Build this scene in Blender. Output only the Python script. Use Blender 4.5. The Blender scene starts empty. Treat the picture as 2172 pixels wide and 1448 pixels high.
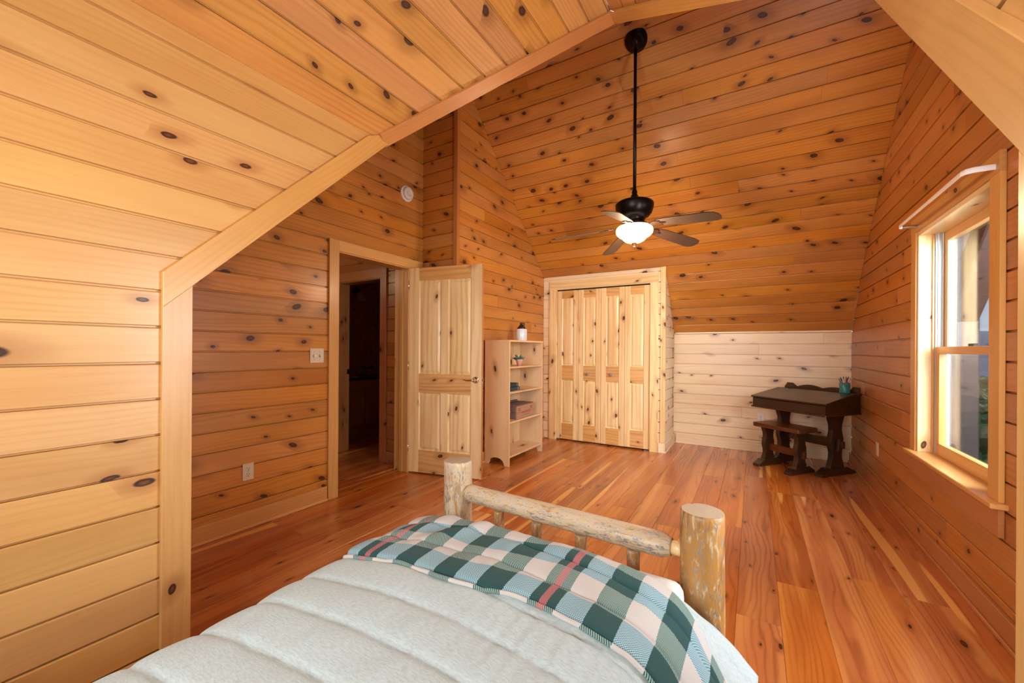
import bpy, bmesh, math, random
from mathutils import Vector, Matrix, noise
import numpy as np
random.seed(7); rng = random.Random(11)
SC = bpy.context.scene
COL = SC.collection
V = Vector
PI = math.pi

# ------------------------------------------------------------------ camera
f_px, cy, yaw, roll, H = 858.5, 740.0, 0.5382, 0.0065, 1.25
_r = V((math.cos(yaw), math.sin(yaw), 0)); _f = V((-math.sin(yaw), math.cos(yaw), 0)); _u = V((0, 0, 1))
_r3 = _r*math.cos(roll) + _u*math.sin(roll); _u3 = _u*math.cos(roll) - _r*math.sin(roll)
cam = bpy.data.objects.new('camera', bpy.data.cameras.new('camera')); COL.objects.link(cam)
cam.matrix_world = Matrix(((_r3.x, _u3.x, -_f.x, 0), (_r3.y, _u3.y, -_f.y, 0), (_r3.z, _u3.z, -_f.z, H), (0, 0, 0, 1)))
cam.data.sensor_width = 36; cam.data.lens = 36*f_px/2172; cam.data.shift_y = (cy-724)/2172
cam.data.clip_start = 0.02; cam.data.clip_end = 2000
SC.camera = cam

# ------------------------------------------------------------------ colour management
SC.view_settings.view_transform = 'Standard'; SC.view_settings.look = 'None'
SC.view_settings.gamma = 1; SC.view_settings.use_curve_mapping = False
SC.view_settings.exposure = 0.13
SC.cycles.max_bounces = 7; SC.cycles.diffuse_bounces = 4; SC.cycles.caustics_reflective = False
SC.cycles.caustics_refractive = False; SC.cycles.use_denoising = True
SC.cycles.sample_clamp_indirect = 6; SC.cycles.use_adaptive_sampling = True; SC.cycles.adaptive_threshold = 0.06; SC.cycles.adaptive_min_samples = 16

# ------------------------------------------------------------------ node helpers
def srgb(c):
    if isinstance(c, str): c = [int(c[i:i+2], 16) for i in (0, 2, 4)]
    o = []
    for x in c[:3]:
        x /= 255
        o.append(x/12.92 if x <= .04045 else ((x+.055)/1.055)**2.4)
    return (*o, 1)
class NT:
    def __init__(s, name, world=False):
        if world:
            s.m = bpy.data.worlds.new(name); SC.world = s.m
        else: s.m = bpy.data.materials.new(name)
        s.m.use_nodes = True; s.t = s.m.node_tree; s.t.nodes.clear()
    def n(s, typ, **k):
        x = s.t.nodes.new(typ)
        for a, b in k.items(): setattr(x, a, b)
        return x
    def set(s, node, key, v):
        i = node.inputs[key]
        if isinstance(v, bpy.types.NodeSocket): s.t.links.new(v, i)
        else:
            if hasattr(i, 'default_value') and not isinstance(v, (int, float)) and i.type == 'RGBA' and len(v) == 3: v = (*v, 1)
            i.default_value = v
    def math(s, op, a, b=0, c=0, clamp=False):
        x = s.n('ShaderNodeMath', operation=op, use_clamp=clamp); s.set(x, 0, a)
        s.set(x, 1, b); s.set(x, 2, c); return x.outputs[0]
    def mix(s, f, a, b, mode='MIX'):
        x = s.n('ShaderNodeMix', data_type='RGBA', blend_type=mode)
        s.set(x, 0, f); s.set(x, 6, a); s.set(x, 7, b); return x.outputs[2]
    def ss(s, v, a, b, lo=0., hi=1.):
        x = s.n('ShaderNodeMapRange', interpolation_type='SMOOTHSTEP'); s.set(x, 0, v); s.set(x, 1, a); s.set(x, 2, b); s.set(x, 3, lo); s.set(x, 4, hi)
        return x.outputs[0]
    def xyz(s, x=0, y=0, z=0):
        c = s.n('ShaderNodeCombineXYZ'); s.set(c, 0, x); s.set(c, 1, y); s.set(c, 2, z); return c.outputs[0]
    def sep(s, v):
        c = s.n('ShaderNodeSeparateXYZ'); s.set(c, 0, v); return c.outputs
    def noise(s, vec, scale=1, detail=2, rough=.5, dist=0, col=False):
        x = s.n('ShaderNodeTexNoise'); s.set(x, 'Vector', vec); s.set(x, 'Scale', scale); s.set(x, 'Detail', detail)
        s.set(x, 'Roughness', rough); s.set(x, 'Distortion', dist); return x.outputs['Color' if col else 'Fac']
    def out(s, sh, vol=False):
        o = s.n('ShaderNodeOutputMaterial'); s.t.links.new(sh, o.inputs[0]); return s.m
    def bsdf(s, **k):
        b = s.n('ShaderNodeBsdfPrincipled')
        for a, v in k.items(): s.set(b, a.replace('_', ' '), v)
        return b
    def bump(s, h, strength=.3, dist=.002):
        b = s.n('ShaderNodeBump'); s.set(b, 'Height', h); s.set(b, 'Strength', strength); s.set(b, 'Distance', dist); return b.outputs[0]
    def coord(s, k='Object'): return s.n('ShaderNodeTexCoord').outputs[k]
    def rnd(s): return s.n('ShaderNodeObjectInfo').outputs['Random']

def plain(name, col, rough=.5, metal=0., **k):
    t = NT(name); b = t.bsdf(Base_Color=srgb(col), Roughness=rough, Metallic=metal, **k); return t.out(b.outputs[0])

def wood(name, base, dark, knot='3a1a0c', halo=None, rough=.32, knots=.45, rings=.35, ringf=55, tone=.22, hue=.004, cell=(.215, .145),
         kr=(.05, .13), sap=None, coat=.15, curl=1.0, blotch=.18, crack=0., bump=.25, gold=None, sharp=2.2):
    t = NT(name); co = t.sep(t.coord()); r = t.rnd()
    r2 = t.math('FRACT', t.math('MULTIPLY', r, 57.31)); r3 = t.math('FRACT', t.math('MULTIPLY', r, 313.7))
    x = t.math('ADD', co[0], t.math('MULTIPLY', r, 91.)); y = t.math('ADD', co[1], t.math('MULTIPLY', r2, 37.)); z = co[2]
    r5 = t.math('FRACT', t.math('MULTIPLY', r, 791.9)); x_k = t.math('ADD', x, t.math('MULTIPLY', co[1], t.math('MULTIPLY', t.math('SUBTRACT', r5, .5), 1.8)))
    vor = t.n('ShaderNodeTexVoronoi', voronoi_dimensions='2D'); t.set(vor, 'Scale', 1.); t.set(vor, 'Randomness', .92)
    wob = t.noise(t.xyz(t.math('MULTIPLY', x, 14), t.math('MULTIPLY', y, 14), 0), 1, 2, .6)
    wo = t.math('MULTIPLY', t.math('SUBTRACT', wob, .5), .07)
    t.set(vor, 'Vector', t.xyz(t.math('ADD', t.math('DIVIDE', x_k, cell[0]), wo), t.math('ADD', t.math('DIVIDE', y, cell[1]), wo), 0))
    d = vor.outputs['Distance']; vc = t.sep(vor.outputs['Color'])
    act = t.math('LESS_THAN', vc[0], knots)
    rad = t.math('MULTIPLY', act, t.math('ADD', t.math('MULTIPLY', t.math('POWER', vc[1], 2.0), kr[1]-kr[0]), kr[0]))
    k = t.math('DIVIDE', d, t.math('ADD', rad, .0006))
    km = t.ss(k, 1.15, .8); kin = t.ss(k, .75, .2); kh = t.ss(k, 4.2, .9)
    warp = t.math('MULTIPLY', t.math('MULTIPLY', kh, t.math('SUBTRACT', vc[2], .5)), .030*curl)
    n1 = t.noise(t.xyz(t.math('MULTIPLY', x, .75), t.math('MULTIPLY', y, 4.5), t.math('MULTIPLY', z, 6)), 1, 2.5, .5)
    gy = t.math('ADD', t.math('ADD', y, warp), t.math('MULTIPLY', n1, .16*curl))
    ph = t.math('ADD', t.math('MULTIPLY', gy, ringf*2*PI*.16*4), t.math('MULTIPLY', t.noise(t.xyz(t.math('MULTIPLY', x, 9), t.math('MULTIPLY', y, 40), z), 1, 2), 2.2))
    s = t.math('ADD', t.math('MULTIPLY', t.math('SINE', ph), .5), .5); s = t.math('POWER', s, sharp)
    vis = t.ss(t.noise(t.xyz(t.math('MULTIPLY', x, .9), t.math('MULTIPLY', y, 7), 3), 1, 1), .35, .7, .25, 1.)
    ringm = t.math('MULTIPLY', t.math('MULTIPLY', s, vis), rings)
    fine = t.noise(t.xyz(t.math('MULTIPLY', x, 5), t.math('MULTIPLY', y, 240), t.math('MULTIPLY', z, 240)), 1, 3, .6)
    bl = t.noise(t.xyz(t.math('MULTIPLY', x, 1.1), t.math('MULTIPLY', y, 5), 7), 1, 2, .5)
    c = t.mix(ringm, srgb(base), srgb(dark))
    c = t.mix(t.math('MULTIPLY', t.ss(fine, .45, .75), .22), c, srgb(dark))
    c = t.mix(t.ss(bl, .38, .72, 0., blotch*2), c, srgb(dark))
    if gold:
        gn = t.noise(t.xyz(t.math('MULTIPLY', x, .5), t.math('MULTIPLY', y, 9), 17), 1, 1.5, .5)
        c = t.mix(t.math('MULTIPLY', t.ss(gn, .42, .66, 0., .65), t.math('SUBTRACT', 1., t.math('MULTIPLY', ringm, .8))), c, srgb(gold))
    if sap:
        sn = t.noise(t.xyz(t.math('MULTIPLY', x, .35), t.math('MULTIPLY', y, 7.5), 11), 1, 1.5, .4)
        c = t.mix(t.ss(sn, .635, .665, 0., .9), c, srgb(sap))
    c = t.mix(t.math('MULTIPLY', kh, .45), c, srgb(halo or dark))
    c = t.mix(km, c, srgb(knot)); c = t.mix(t.math('MULTIPLY', kin, .45), c, srgb(halo or dark))
    hs = t.n('ShaderNodeHueSaturation')
    t.set(hs, 'Hue', t.math('ADD', .5, t.math('MULTIPLY', t.math('SUBTRACT', r2, .5), hue*2)))
    r4 = t.math('FRACT', t.math('MULTIPLY', r, 1713.3)); t.set(hs, 'Saturation', t.math('ADD', 1., t.math('MULTIPLY', t.math('SUBTRACT', r4, .5), .08)))
    t.set(hs, 'Value', t.math('ADD', 1., t.math('MULTIPLY', t.math('SUBTRACT', r3, .5), tone*2))); t.set(hs, 'Color', c)
    ro = t.math('ADD', rough, t.math('MULTIPLY', t.math('ADD', fine, km), .10))
    hgt = t.math('SUBTRACT', t.math('MULTIPLY', fine, .5), t.math('ADD', t.math('MULTIPLY', s, .35), t.math('MULTIPLY', kin, 1.)))
    b = t.bsdf(Base_Color=hs.outputs[0], Roughness=ro, Coat_Weight=coat, Coat_Roughness=.18, Normal=t.bump(hgt, bump, .001))
    return t.out(b.outputs[0])

M = {}
M['pine'] = wood('pine_honey', 'c98840', '8e521c', halo='683410', knots=.36, kr=(.055, .17), tone=.11, hue=.003)
M['pine_dormer'] = wood('pine_light_honey', 'd8a868', 'bc8240', halo='9a5420', rings=.24, ringf=62, knots=.30, cell=(.30, .14), tone=.06, kr=(.06, .15))
M['pine_pale'] = wood('pine_daylit_pale', 'f2deb8', 'd6b488', halo='8c5a36', knots=.30, tone=.05, cell=(.24, .14))  # daylight glare on the knee and closet boards is put into this paler tint
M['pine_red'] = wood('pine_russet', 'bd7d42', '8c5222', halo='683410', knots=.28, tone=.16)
M['trim'] = wood('pine_trim', 'd6a25e', 'b87e3e', halo='8c5020', knots=.06, tone=.08, rings=.3)
M['trim_red'] = wood('fir_trim', 'c08044', 'a0622e', knots=.05, tone=.08, rings=.3)
M['door'] = wood('pine_clear_door', 'f4d8a0', 'c8964e', halo='9a5e28', knots=.20, tone=.035, hue=.002, rings=.5, ringf=24, cell=(.20, .12), kr=(.06, .15))
M['door_rail'] = wood('pine_amber_rail', 'dfae6c', 'b07c3c', halo='9a5e28', knots=.20, tone=.05, hue=.002, rings=.7, ringf=34, cell=(.20, .12), kr=(.06, .15))
M['shelfwood'] = wood('pine_matte_shelf', 'e4c498', 'c69e6a', halo='7c4824', knots=.30, tone=.05, rings=.3, cell=(.32, .14), rough=.45)
M['floor'] = wood('fir_floor', 'ba6a34', '783616', knot='2c120a', halo='6a2c0e', knots=.34, rings=.55, ringf=46, tone=.13, hue=.004,
                  sap='e8ac5c', gold='d68e48', rough=.2, coat=.3, cell=(.30, .11), kr=(.03, .10), curl=1.9, blotch=.16, bump=.10, sharp=3.2)
M['pine_ceil'] = wood('pine_ceiling_falloff', 'cd9250', '9c5e28', halo='683410', knots=.26, kr=(.07, .17), tone=.09)  # light falloff up the dormer ceiling is put into this darker, redder tint
M['darkwood'] = wood('dark_stained_wood', '3c2616', '20120a', knot='140806', halo='1c0d06', knots=.12, rings=.6, rough=.26, tone=.12, coat=.35)
M['benchwood'] = wood('worn_stained_wood', '5e3016', '26120a', knot='140806', halo='1c0d06', knots=.25, rings=.6, rough=.25, tone=.08, coat=.35)
M['bladewood'] = wood('walnut_blade', '442c22', '2a1812', knots=0, rings=.4, rough=.4, tone=.04)
M['cabinet'] = wood('cabinet_wood', 'b08a5c', '8a643c', knots=.05, rings=.3, rough=.4, tone=.04)
M['porch'] = wood('porch_post_wood', '43352f', '2c2320', knots=.1, rough=.7, tone=.05)
M['backing'] = plain('joint_shadow_wood', '5a2e12', .7)
M['shell'] = plain('outer_sheathing', '8a7a66', .9)
M['bronze'] = plain('oil_rubbed_bronze', '1c1614', .32, .75)
M['copper'] = plain('bronze_highlight', '5a3a2a', .3, .8)
M['chrome'] = plain('satin_nickel', 'd8d2c8', .18, 1.)
M['zinc'] = plain('zinc_screw', '9a9a9a', .35, 1.)
M['white_plastic'] = plain('white_plastic', 'e6e4de', .4)
M['ivory'] = plain('ivory_plate', 'd8ccb4', .42)
M['slot'] = plain('socket_slot', '2a2018', .6)
M['white_metal'] = plain('white_enamel', 'eeeeec', .3)
M['alu'] = plain('grey_jamb_liner', 'b4c2c4', .35)
M['knob'] = plain('grey_knob', '8e8a86', .4)
M['black'] = plain('black_gap', '0c0a08', .8)
M['ceramic'] = plain('white_glaze', 'd4dde4', .12, 0, Coat_Weight=.6)
M['brownglaze'] = plain('brown_glaze', '2c1c14', .12, 0, Coat_Weight=.6)
M['terracotta'] = plain('pink_pot', 'd8a090', .7)
M['leaf'] = plain('succulent_leaf', '4f7a68', .5)
M['soil'] = plain('soil', '3a2a20', .9)
M['bookA'] = plain('dark_teal_cloth', '1e3038', .6); M['bookB'] = plain('blue_teal_cloth', '1d3c4a', .6)
M['pages'] = plain('paper_edge', 'cfc4ae', .8)
M['cup'] = plain('teal_cup', '2f7f7c', .35)
M['towel'] = plain('towel_cloth', '9a9a90', .9)
M['mattress'] = plain('mattress_ticking', 'd9d6cf', .9)
M['pillow'] = plain('pillow_cotton', 'd8dbd8', .9)
M['stone'] = plain('dark_counter', '1c1613', .3)

def crate_mat():
    t = NT('crate_wood'); co = t.sep(t.coord())
    n = t.noise(t.xyz(t.math('MULTIPLY', co[0], 6), t.math('MULTIPLY', co[1], 120), t.math('MULTIPLY', co[2], 120)), 1, 3)
    c = t.mix(n, srgb('c79a78'), srgb('94705a')); return t.out(t.bsdf(Base_Color=c, Roughness=.7).outputs[0])
M['crate'] = crate_mat()
M['crate_dark'] = plain('crate_weathered', '7c625c', .75)
M['ink_red'] = plain('red_ink', 'c05048', .7); M['ink'] = plain('brown_ink', '6a4430', .7)

def log_mat():
    t = NT('peeled_log'); co = t.sep(t.coord()); r = t.rnd()
    x = t.math('ADD', co[0], t.math('MULTIPLY', r, 17)); y = t.math('ADD', co[1], r); z = co[2]
    v = t.xyz(t.math('MULTIPLY', x, 13), t.math('MULTIPLY', y, 48), t.math('MULTIPLY', z, 48))
    n1 = t.noise(v, 1, 4, .62, .8); n2 = t.noise(t.xyz(t.math('MULTIPLY', x, 30), t.math('MULTIPLY', y, 95), t.math('MULTIPLY', z, 95)), 1, 4, .7, 1.2)
    n3 = t.noise(t.xyz(t.math('MULTIPLY', x, 5), t.math('MULTIPLY', y, 30), t.math('MULTIPLY', z, 30)), 1, 3, .6, .5)
    lp = t.noise(t.xyz(t.math('MULTIPLY', x, 2.2), t.math('MULTIPLY', y, 8), t.math('MULTIPLY', z, 8)), 1, 2)
    am = t.n('ShaderNodeObjectInfo').outputs['Color']; amt = t.sep(am)[0]
    c = t.mix(t.ss(t.math('ADD', n1, t.math('MULTIPLY', t.math('SUBTRACT', amt, .5), .22)), .42, .60), srgb('cdb890'), srgb('b0803e'))
    c = t.mix(t.ss(t.math('SUBTRACT', n2, t.math('MULTIPLY', t.math('SUBTRACT', amt, .3), .10)), .47, .58, 0., .8), c, srgb('cbc3b6'))
    c = t.mix(t.math('MULTIPLY', t.ss(n3, .55, .68, 0, .75), amt), c, srgb('7a4f26'))
    c = t.mix(t.ss(t.math('ADD', n2, t.math('MULTIPLY', lp, .4)), .76, .86, 0, .75), c, srgb('66605c'))
    b = t.bsdf(Base_Color=c, Roughness=.5, Coat_Weight=.15, Normal=t.bump(t.math('ADD', n1, t.math('MULTIPLY', n2, .6)), .6, .004))
    return t.out(b.outputs[0])
M['log'] = log_mat()
def endgrain():
    t = NT('log_end_grain'); co = t.sep(t.coord())
    y, z = co[1], co[2]
    rr = t.math('SQRT', t.math('ADD', t.math('MULTIPLY', y, y), t.math('MULTIPLY', z, z)))
    w = t.noise(t.xyz(t.math('MULTIPLY', y, 30), t.math('MULTIPLY', z, 30), 0), 1, 3)
    s = t.math('ADD', t.math('MULTIPLY', t.math('SINE', t.math('ADD', t.math('MULTIPLY', rr, 1500), t.math('MULTIPLY', w, 9))), .5), .5)
    c = t.mix(s, srgb('c3b296'), srgb('a1937e')); c = t.mix(t.ss(w, .5, .75, 0, .5), c, srgb('9a9898'))
    return t.out(t.bsdf(Base_Color=c, Roughness=.6).outputs[0])
M['endgrain'] = endgrain()

def comfort_mat():
    t = NT('sage_comforter'); co = t.coord('UV'); s = t.sep(co)
    n = t.noise(t.xyz(t.math('MULTIPLY', s[0], 60), t.math('MULTIPLY', s[1], 260), 0), 1, 3, .7)
    w = t.noise(t.xyz(t.math('MULTIPLY', s[0], 600), t.math('MULTIPLY', s[1], 600), 0), 1, 2, .6)
    c = t.mix(t.ss(n, .35, .7), srgb('b8c9c9'), srgb('a4b5b6'))
    b = t.bsdf(Base_Color=c, Roughness=.9, Sheen_Weight=.1, Normal=t.bump(t.math('ADD', w, n), .25, .0015)); return t.out(b.outputs[0])
M['comforter'] = comfort_mat()
M['underside'] = plain('blue_grey_lining', '8fa6b8', .9)
M['sheet'] = plain('pale_blue_sheet', 'b4cad2', .9)

def plaid_mat():
    t = NT('buffalo_plaid_wool'); s = t.sep(t.coord('UV')); x, y = s[0], s[1]
    wx = t.math('MULTIPLY', t.math('SUBTRACT', t.noise(t.xyz(t.math('MULTIPLY', x, 300), t.math('MULTIPLY', y, 300), 0), 1, 1), .5), .004)
    x2 = t.math('ADD', x, wx); y2 = t.math('ADD', y, wx)
    P, Q = .155, .195
    fx = t.math('FRACT', t.math('ADD', t.math('DIVIDE', x2, P), 10)); fy = t.math('FRACT', t.math('ADD', t.math('DIVIDE', y2, Q), 10))
    dx = t.math('LESS_THAN', fx, .5); dy = t.math('LESS_THAN', fy, .5)
    both = t.math('MULTIPLY', dx, dy)
    tw = t.math('GREATER_THAN', t.math('SINE', t.math('MULTIPLY', t.math('ADD', x, t.math('MULTIPLY', y, 1.)), 2*PI/.0056)), 0.05)
    tw2 = t.math('GREATER_THAN', t.math('MULTIPLY', t.math('SINE', t.math('MULTIPLY', x, 2*PI/.0062)), t.math('SINE', t.math('MULTIPLY', y, 2*PI/.0062))), .05)
    green, cream, blue = srgb('144644'), srgb('c6c3bd'), srgb('2f6c86')
    midg = t.mix(tw, srgb('1c504c'), srgb('9db4aa')); lightb = t.mix(tw2, srgb('abc8cc'), srgb('3f7a90'))
    c = t.mix(dx, cream, midg); cdy = t.mix(dx, lightb, green); c = t.mix(dy, c, cdy)
    # red stripe centred on every fourth dark column
    fr = t.math('FRACT', t.math('ADD', t.math('DIVIDE', x2, P*4), 10.))
    rs = t.math('MULTIPLY', t.math('GREATER_THAN', fr, .045), t.math('LESS_THAN', fr, .08))
    c = t.mix(t.math('MULTIPLY', rs, .65), c, t.mix(tw, srgb('b2474f'), srgb('d58a86')))
    n = t.noise(t.xyz(t.math('MULTIPLY', x, 900), t.math('MULTIPLY', y, 900), 0), 1, 2, .7)
    c = t.mix(t.math('MULTIPLY', n, .10), c, srgb('6c8080'))
    b = t.bsdf(Base_Color=c, Roughness=.95, Sheen_Weight=.04, Normal=t.bump(n, .5, .002)); return t.out(b.outputs[0])
M['plaid'] = plaid_mat()
M['fringe'] = plain('cream_yarn', 'd9d3cb', .95); M['fringe_green'] = plain('green_yarn', '2a5a58', .95)

def glass_mat():
    t = NT('window_glass')
    tr = t.n('ShaderNodeBsdfTransparent'); t.set(tr, 0, (.93, .95, .97, 1)); gl = t.n('ShaderNodeBsdfGlossy'); t.set(gl, 'Roughness', .02)
    fr = t.n('ShaderNodeFresnel'); t.set(fr, 'IOR', 1.3)
    mx = t.n('ShaderNodeMixShader'); t.t.links.new(t.math('MULTIPLY', fr.outputs[0], .5), mx.inputs[0]); t.t.links.new(tr.outputs[0], mx.inputs[1]); t.t.links.new(gl.outputs[0], mx.inputs[2])
    return t.out(mx.outputs[0])
M['glass'] = glass_mat()
def lamp_mat():
    t = NT('lit_alabaster_glass'); lw = t.n('ShaderNodeLayerWeight'); t.set(lw, 'Blend', .5)
    c = t.mix(lw.outputs['Facing'], srgb('fff2dc'), srgb('ffd8a0'))
    e = t.n('ShaderNodeEmission'); t.set(e, 0, c); t.set(e, 1, t.ss(lw.outputs['Facing'], 0., 1., 3.4, 1.6)); return t.out(e.outputs[0])
M['lampglass'] = lamp_mat()

# ------------------------------------------------------------------ world, sun and daylight
w = NT('sky', world=True)
d = w.sep(w.coord('Generated'))
grad = w.ss(d[2], -.02, .55)
cl = w.noise(w.xyz(w.math('MULTIPLY', d[0], 3), w.math('MULTIPLY', d[1], 3), w.math('MULTIPLY', d[2], 14)), 1, 5, .55, .3)
skyc = w.mix(grad, srgb('c9dcea'), srgb('6f9fd0')); skyc = w.mix(w.ss(cl, .50, .70, 0, .85), skyc, srgb('f4efe9'))
bg = w.n('ShaderNodeBackground'); w.set(bg, 0, skyc); w.set(bg, 1, 1.35)
wo = w.n('ShaderNodeOutputWorld'); w.t.links.new(bg.outputs[0], wo.inputs[0])
def light(name, typ, loc, direction, energy, col, size=None, **k):
    L = bpy.data.lights.new(name, typ); L.energy = energy; L.color = srgb(col)[:3]
    if size: L.shape = 'RECTANGLE'; L.size, L.size_y = size
    for a, b in k.items(): setattr(L, a, b)
    o = bpy.data.objects.new(name, L); COL.objects.link(o); o.location = loc
    o.rotation_euler = V(direction).to_track_quat('-Z', 'Y').to_euler(); return o
light('sun', 'SUN', (0, 0, 12), (.5, -.35, -.75), 2.6, 'fff0dc', angle=.02)
light('daylight_dormer_window', 'AREA', (-.80, -1.02, 1.60), (0, 1, -.05), 88, 'fbfaf8', (1.5, 1.2))
light('daylight_added_window', 'AREA', (1.16, 1.60, 1.30), (-.6, 0.8, 0.1), 75, 'f6f4f2', (.8, 1.3))  # extra light, added behind an invented window out of view
light('daylight_gable_window', 'AREA', (1.75, 2.35, 1.9), (-.8, .75, -.28), 290, 'f4f6fa', (1.0, 1.4))  # open sky outside

# ------------------------------------------------------------------ object helpers
def tag(o, label=None, cat=None, group=None, kind=None):
    if label: o['label'] = label
    if cat: o['category'] = cat
    if group: o['group'] = group
    if kind: o['kind'] = kind
    return o
def thing(name, label=None, cat=None, loc=(0, 0, 0), rz=0., group=None, kind=None):
    o = bpy.data.objects.new(name, None); COL.objects.link(o); o.location = loc; o.rotation_euler = (0, 0, rz)
    o.empty_display_size = .05
    return tag(o, label, cat, group, kind)
def mk(name, verts, faces, mat, parent=None, mw=None, smooth=False, mats=None, fm=None):
    me = bpy.data.meshes.new(name); me.from_pydata([tuple(v) for v in verts], [], faces)
    me.materials.append(M[mat] if isinstance(mat, str) else mat)
    for m in (mats or []): me.materials.append(M[m])
    if fm: me.polygons.foreach_set('material_index', fm)
    if smooth: me.polygons.foreach_set('use_smooth', [True]*len(faces))
    me.update()
    o = bpy.data.objects.new(name, me); COL.objects.link(o)
    if parent: o.parent = parent
    if mw is not None: o.matrix_local = mw
    return o
def mkbm(name, bm, mat, parent=None, mw=None, smooth=False):
    me = bpy.data.meshes.new(name); bmesh.ops.recalc_face_normals(bm, faces=bm.faces); bm.to_mesh(me); bm.free()
    me.materials.append(M[mat] if isinstance(mat, str) else mat)
    if smooth: me.polygons.foreach_set('use_smooth', [True]*len(me.polygons))
    o = bpy.data.objects.new(name, me); COL.objects.link(o)
    if parent: o.parent = parent
    if mw is not None: o.matrix_local = mw
    return o
def basis(c, u, v):
    u = V(u).normalized(); v = V(v); v = (v - u*v.dot(u)).normalized(); n = u.cross(v)
    return Matrix(((u.x, v.x, n.x, c[0]), (u.y, v.y, n.y, c[1]), (u.z, v.z, n.z, c[2]), (0, 0, 0, 1)))
def box_bm(L, W, T, bev=0.0, bm=None, at=(0, 0, 0)):
    b = bm or bmesh.new(); r = bmesh.ops.create_cube(b, size=1)
    for v in r['verts']: v.co = V((v.co.x*L+at[0], v.co.y*W+at[1], v.co.z*T+at[2]))
    if bev > 0:
        es = list({e for v in r['verts'] for e in v.link_edges}); bmesh.ops.bevel(b, geom=es, offset=bev, segments=1, affect='EDGES')
    return b
def board(name, parent, c, u, v, dims, mat, bev=.0015):
    """dims: length along u (the grain), width along v, thickness"""
    return mkbm(name, box_bm(*dims, bev=min(bev, min(dims)*.3)), mat, parent, basis(c, u, v))
X, Y, Z = V((1, 0, 0)), V((0, 1, 0)), V((0, 0, 1))
def bx(name, parent, lo, hi, mat, grain=None, bev=.0015):
    lo, hi = V(lo), V(hi); s = hi-lo; c = (lo+hi)/2
    g = grain if grain is not None else max(range(3), key=lambda i: s[i])
    ax = [X, Y, Z]; o = sorted([i for i in range(3) if i != g], key=lambda i: -s[i])
    return board(name, parent, c, ax[g], ax[o[0]], (s[g], s[o[0]], s[o[1]]), mat, bev)
def lathe(prof, seg=32, cap=True):
    vs, fs = [], []
    for r, z in prof:
        for i in range(seg):
            a = 2*PI*i/seg; vs.append((r*math.cos(a), r*math.sin(a), z))
    n = len(prof)
    for j in range(n-1):
        for i in range(seg):
            k = (i+1) % seg; fs.append((j*seg+i, j*seg+k, (j+1)*seg+k, (j+1)*seg+i))
    if cap: fs.append(tuple(range(seg))[::-1]); fs.append(tuple((n-1)*seg+i for i in range(seg)))
    return vs, fs
def turned(name, parent, prof, mat, loc=(0, 0, 0), seg=32, axis=None, smooth=True, cap=True):
    vs, fs = lathe(prof, seg, cap)
    mw = Matrix.Translation(loc)
    if axis is not None: mw = mw @ V(axis).to_track_quat('Z', 'Y').to_matrix().to_4x4()
    o = mk(name, vs, fs, mat, parent, mw, smooth)
    for p in o.data.polygons:
        if len(p.vertices) > 4: p.use_smooth = False
    return o
def tube(name, parent, pts, r, mat, seg=10, smooth=True, ell=None):
    pts = [V(p) for p in pts]; n = len(pts); rs = r if isinstance(r, (list, tuple)) else [r]*n
    vs, fs = [], []; prev = None
    for i, p in enumerate(pts):
        t = (pts[min(i+1, n-1)]-pts[max(i-1, 0)]).normalized()
        a = prev if prev is not None else (Z if abs(t.z) < .9 else X)
        s = t.cross(a).normalized(); b = s.cross(t).normalized(); prev = b
        for k in range(seg):
            an = 2*PI*k/seg; vs.append(p + s*math.cos(an)*rs[i]*(ell or 1) + b*math.sin(an)*rs[i])
    for j in range(n-1):
        for k in range(seg):
            q = (k+1) % seg; fs.append((j*seg+k, j*seg+q, (j+1)*seg+q, (j+1)*seg+k))
    fs.append(tuple(range(seg))[::-1]); fs.append(tuple((n-1)*seg+i for i in range(seg)))
    return mk(name, vs, fs, mat, parent, None, smooth)
def prism(name, parent, pts, T, mat, mw, bev=0.0):
    """flat outline pts (x, y) extruded by T centred on local z"""
    bm = bmesh.new(); lo = [bm.verts.new((p[0], p[1], -T/2)) for p in pts]; hi = [bm.verts.new((p[0], p[1], T/2)) for p in pts]
    n = len(pts); bm.faces.new(lo[::-1]); bm.faces.new(hi)
    for i in range(n): bm.faces.new((lo[i], lo[(i+1) % n], hi[(i+1) % n], hi[i]))
    if bev: bmesh.ops.bevel(bm, geom=[e for e in bm.edges if abs(e.verts[0].co.z-e.verts[1].co.z) < 1e-6], offset=bev, segments=1, affect='EDGES')
    return mkbm(name, bm, mat, parent, mw)
def text(name, parent, s, size, mat, mw, ext=.0004):
    cu = bpy.data.curves.new(name, 'FONT'); cu.body = s; cu.size = size; cu.extrude = ext; cu.align_x = 'CENTER'; cu.align_y = 'CENTER'; cu.offset = size*.02
    o = bpy.data.objects.new(name, cu); COL.objects.link(o)
    dg = bpy.context.evaluated_depsgraph_get(); me = bpy.data.meshes.new_from_object(o.evaluated_get(dg))
    COL.objects.unlink(o); bpy.data.objects.remove(o)
    me.materials.clear(); me.materials.append(M[mat]); q = bpy.data.objects.new(name, me); COL.objects.link(q); q.parent = parent; q.matrix_local = mw; return q

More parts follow.
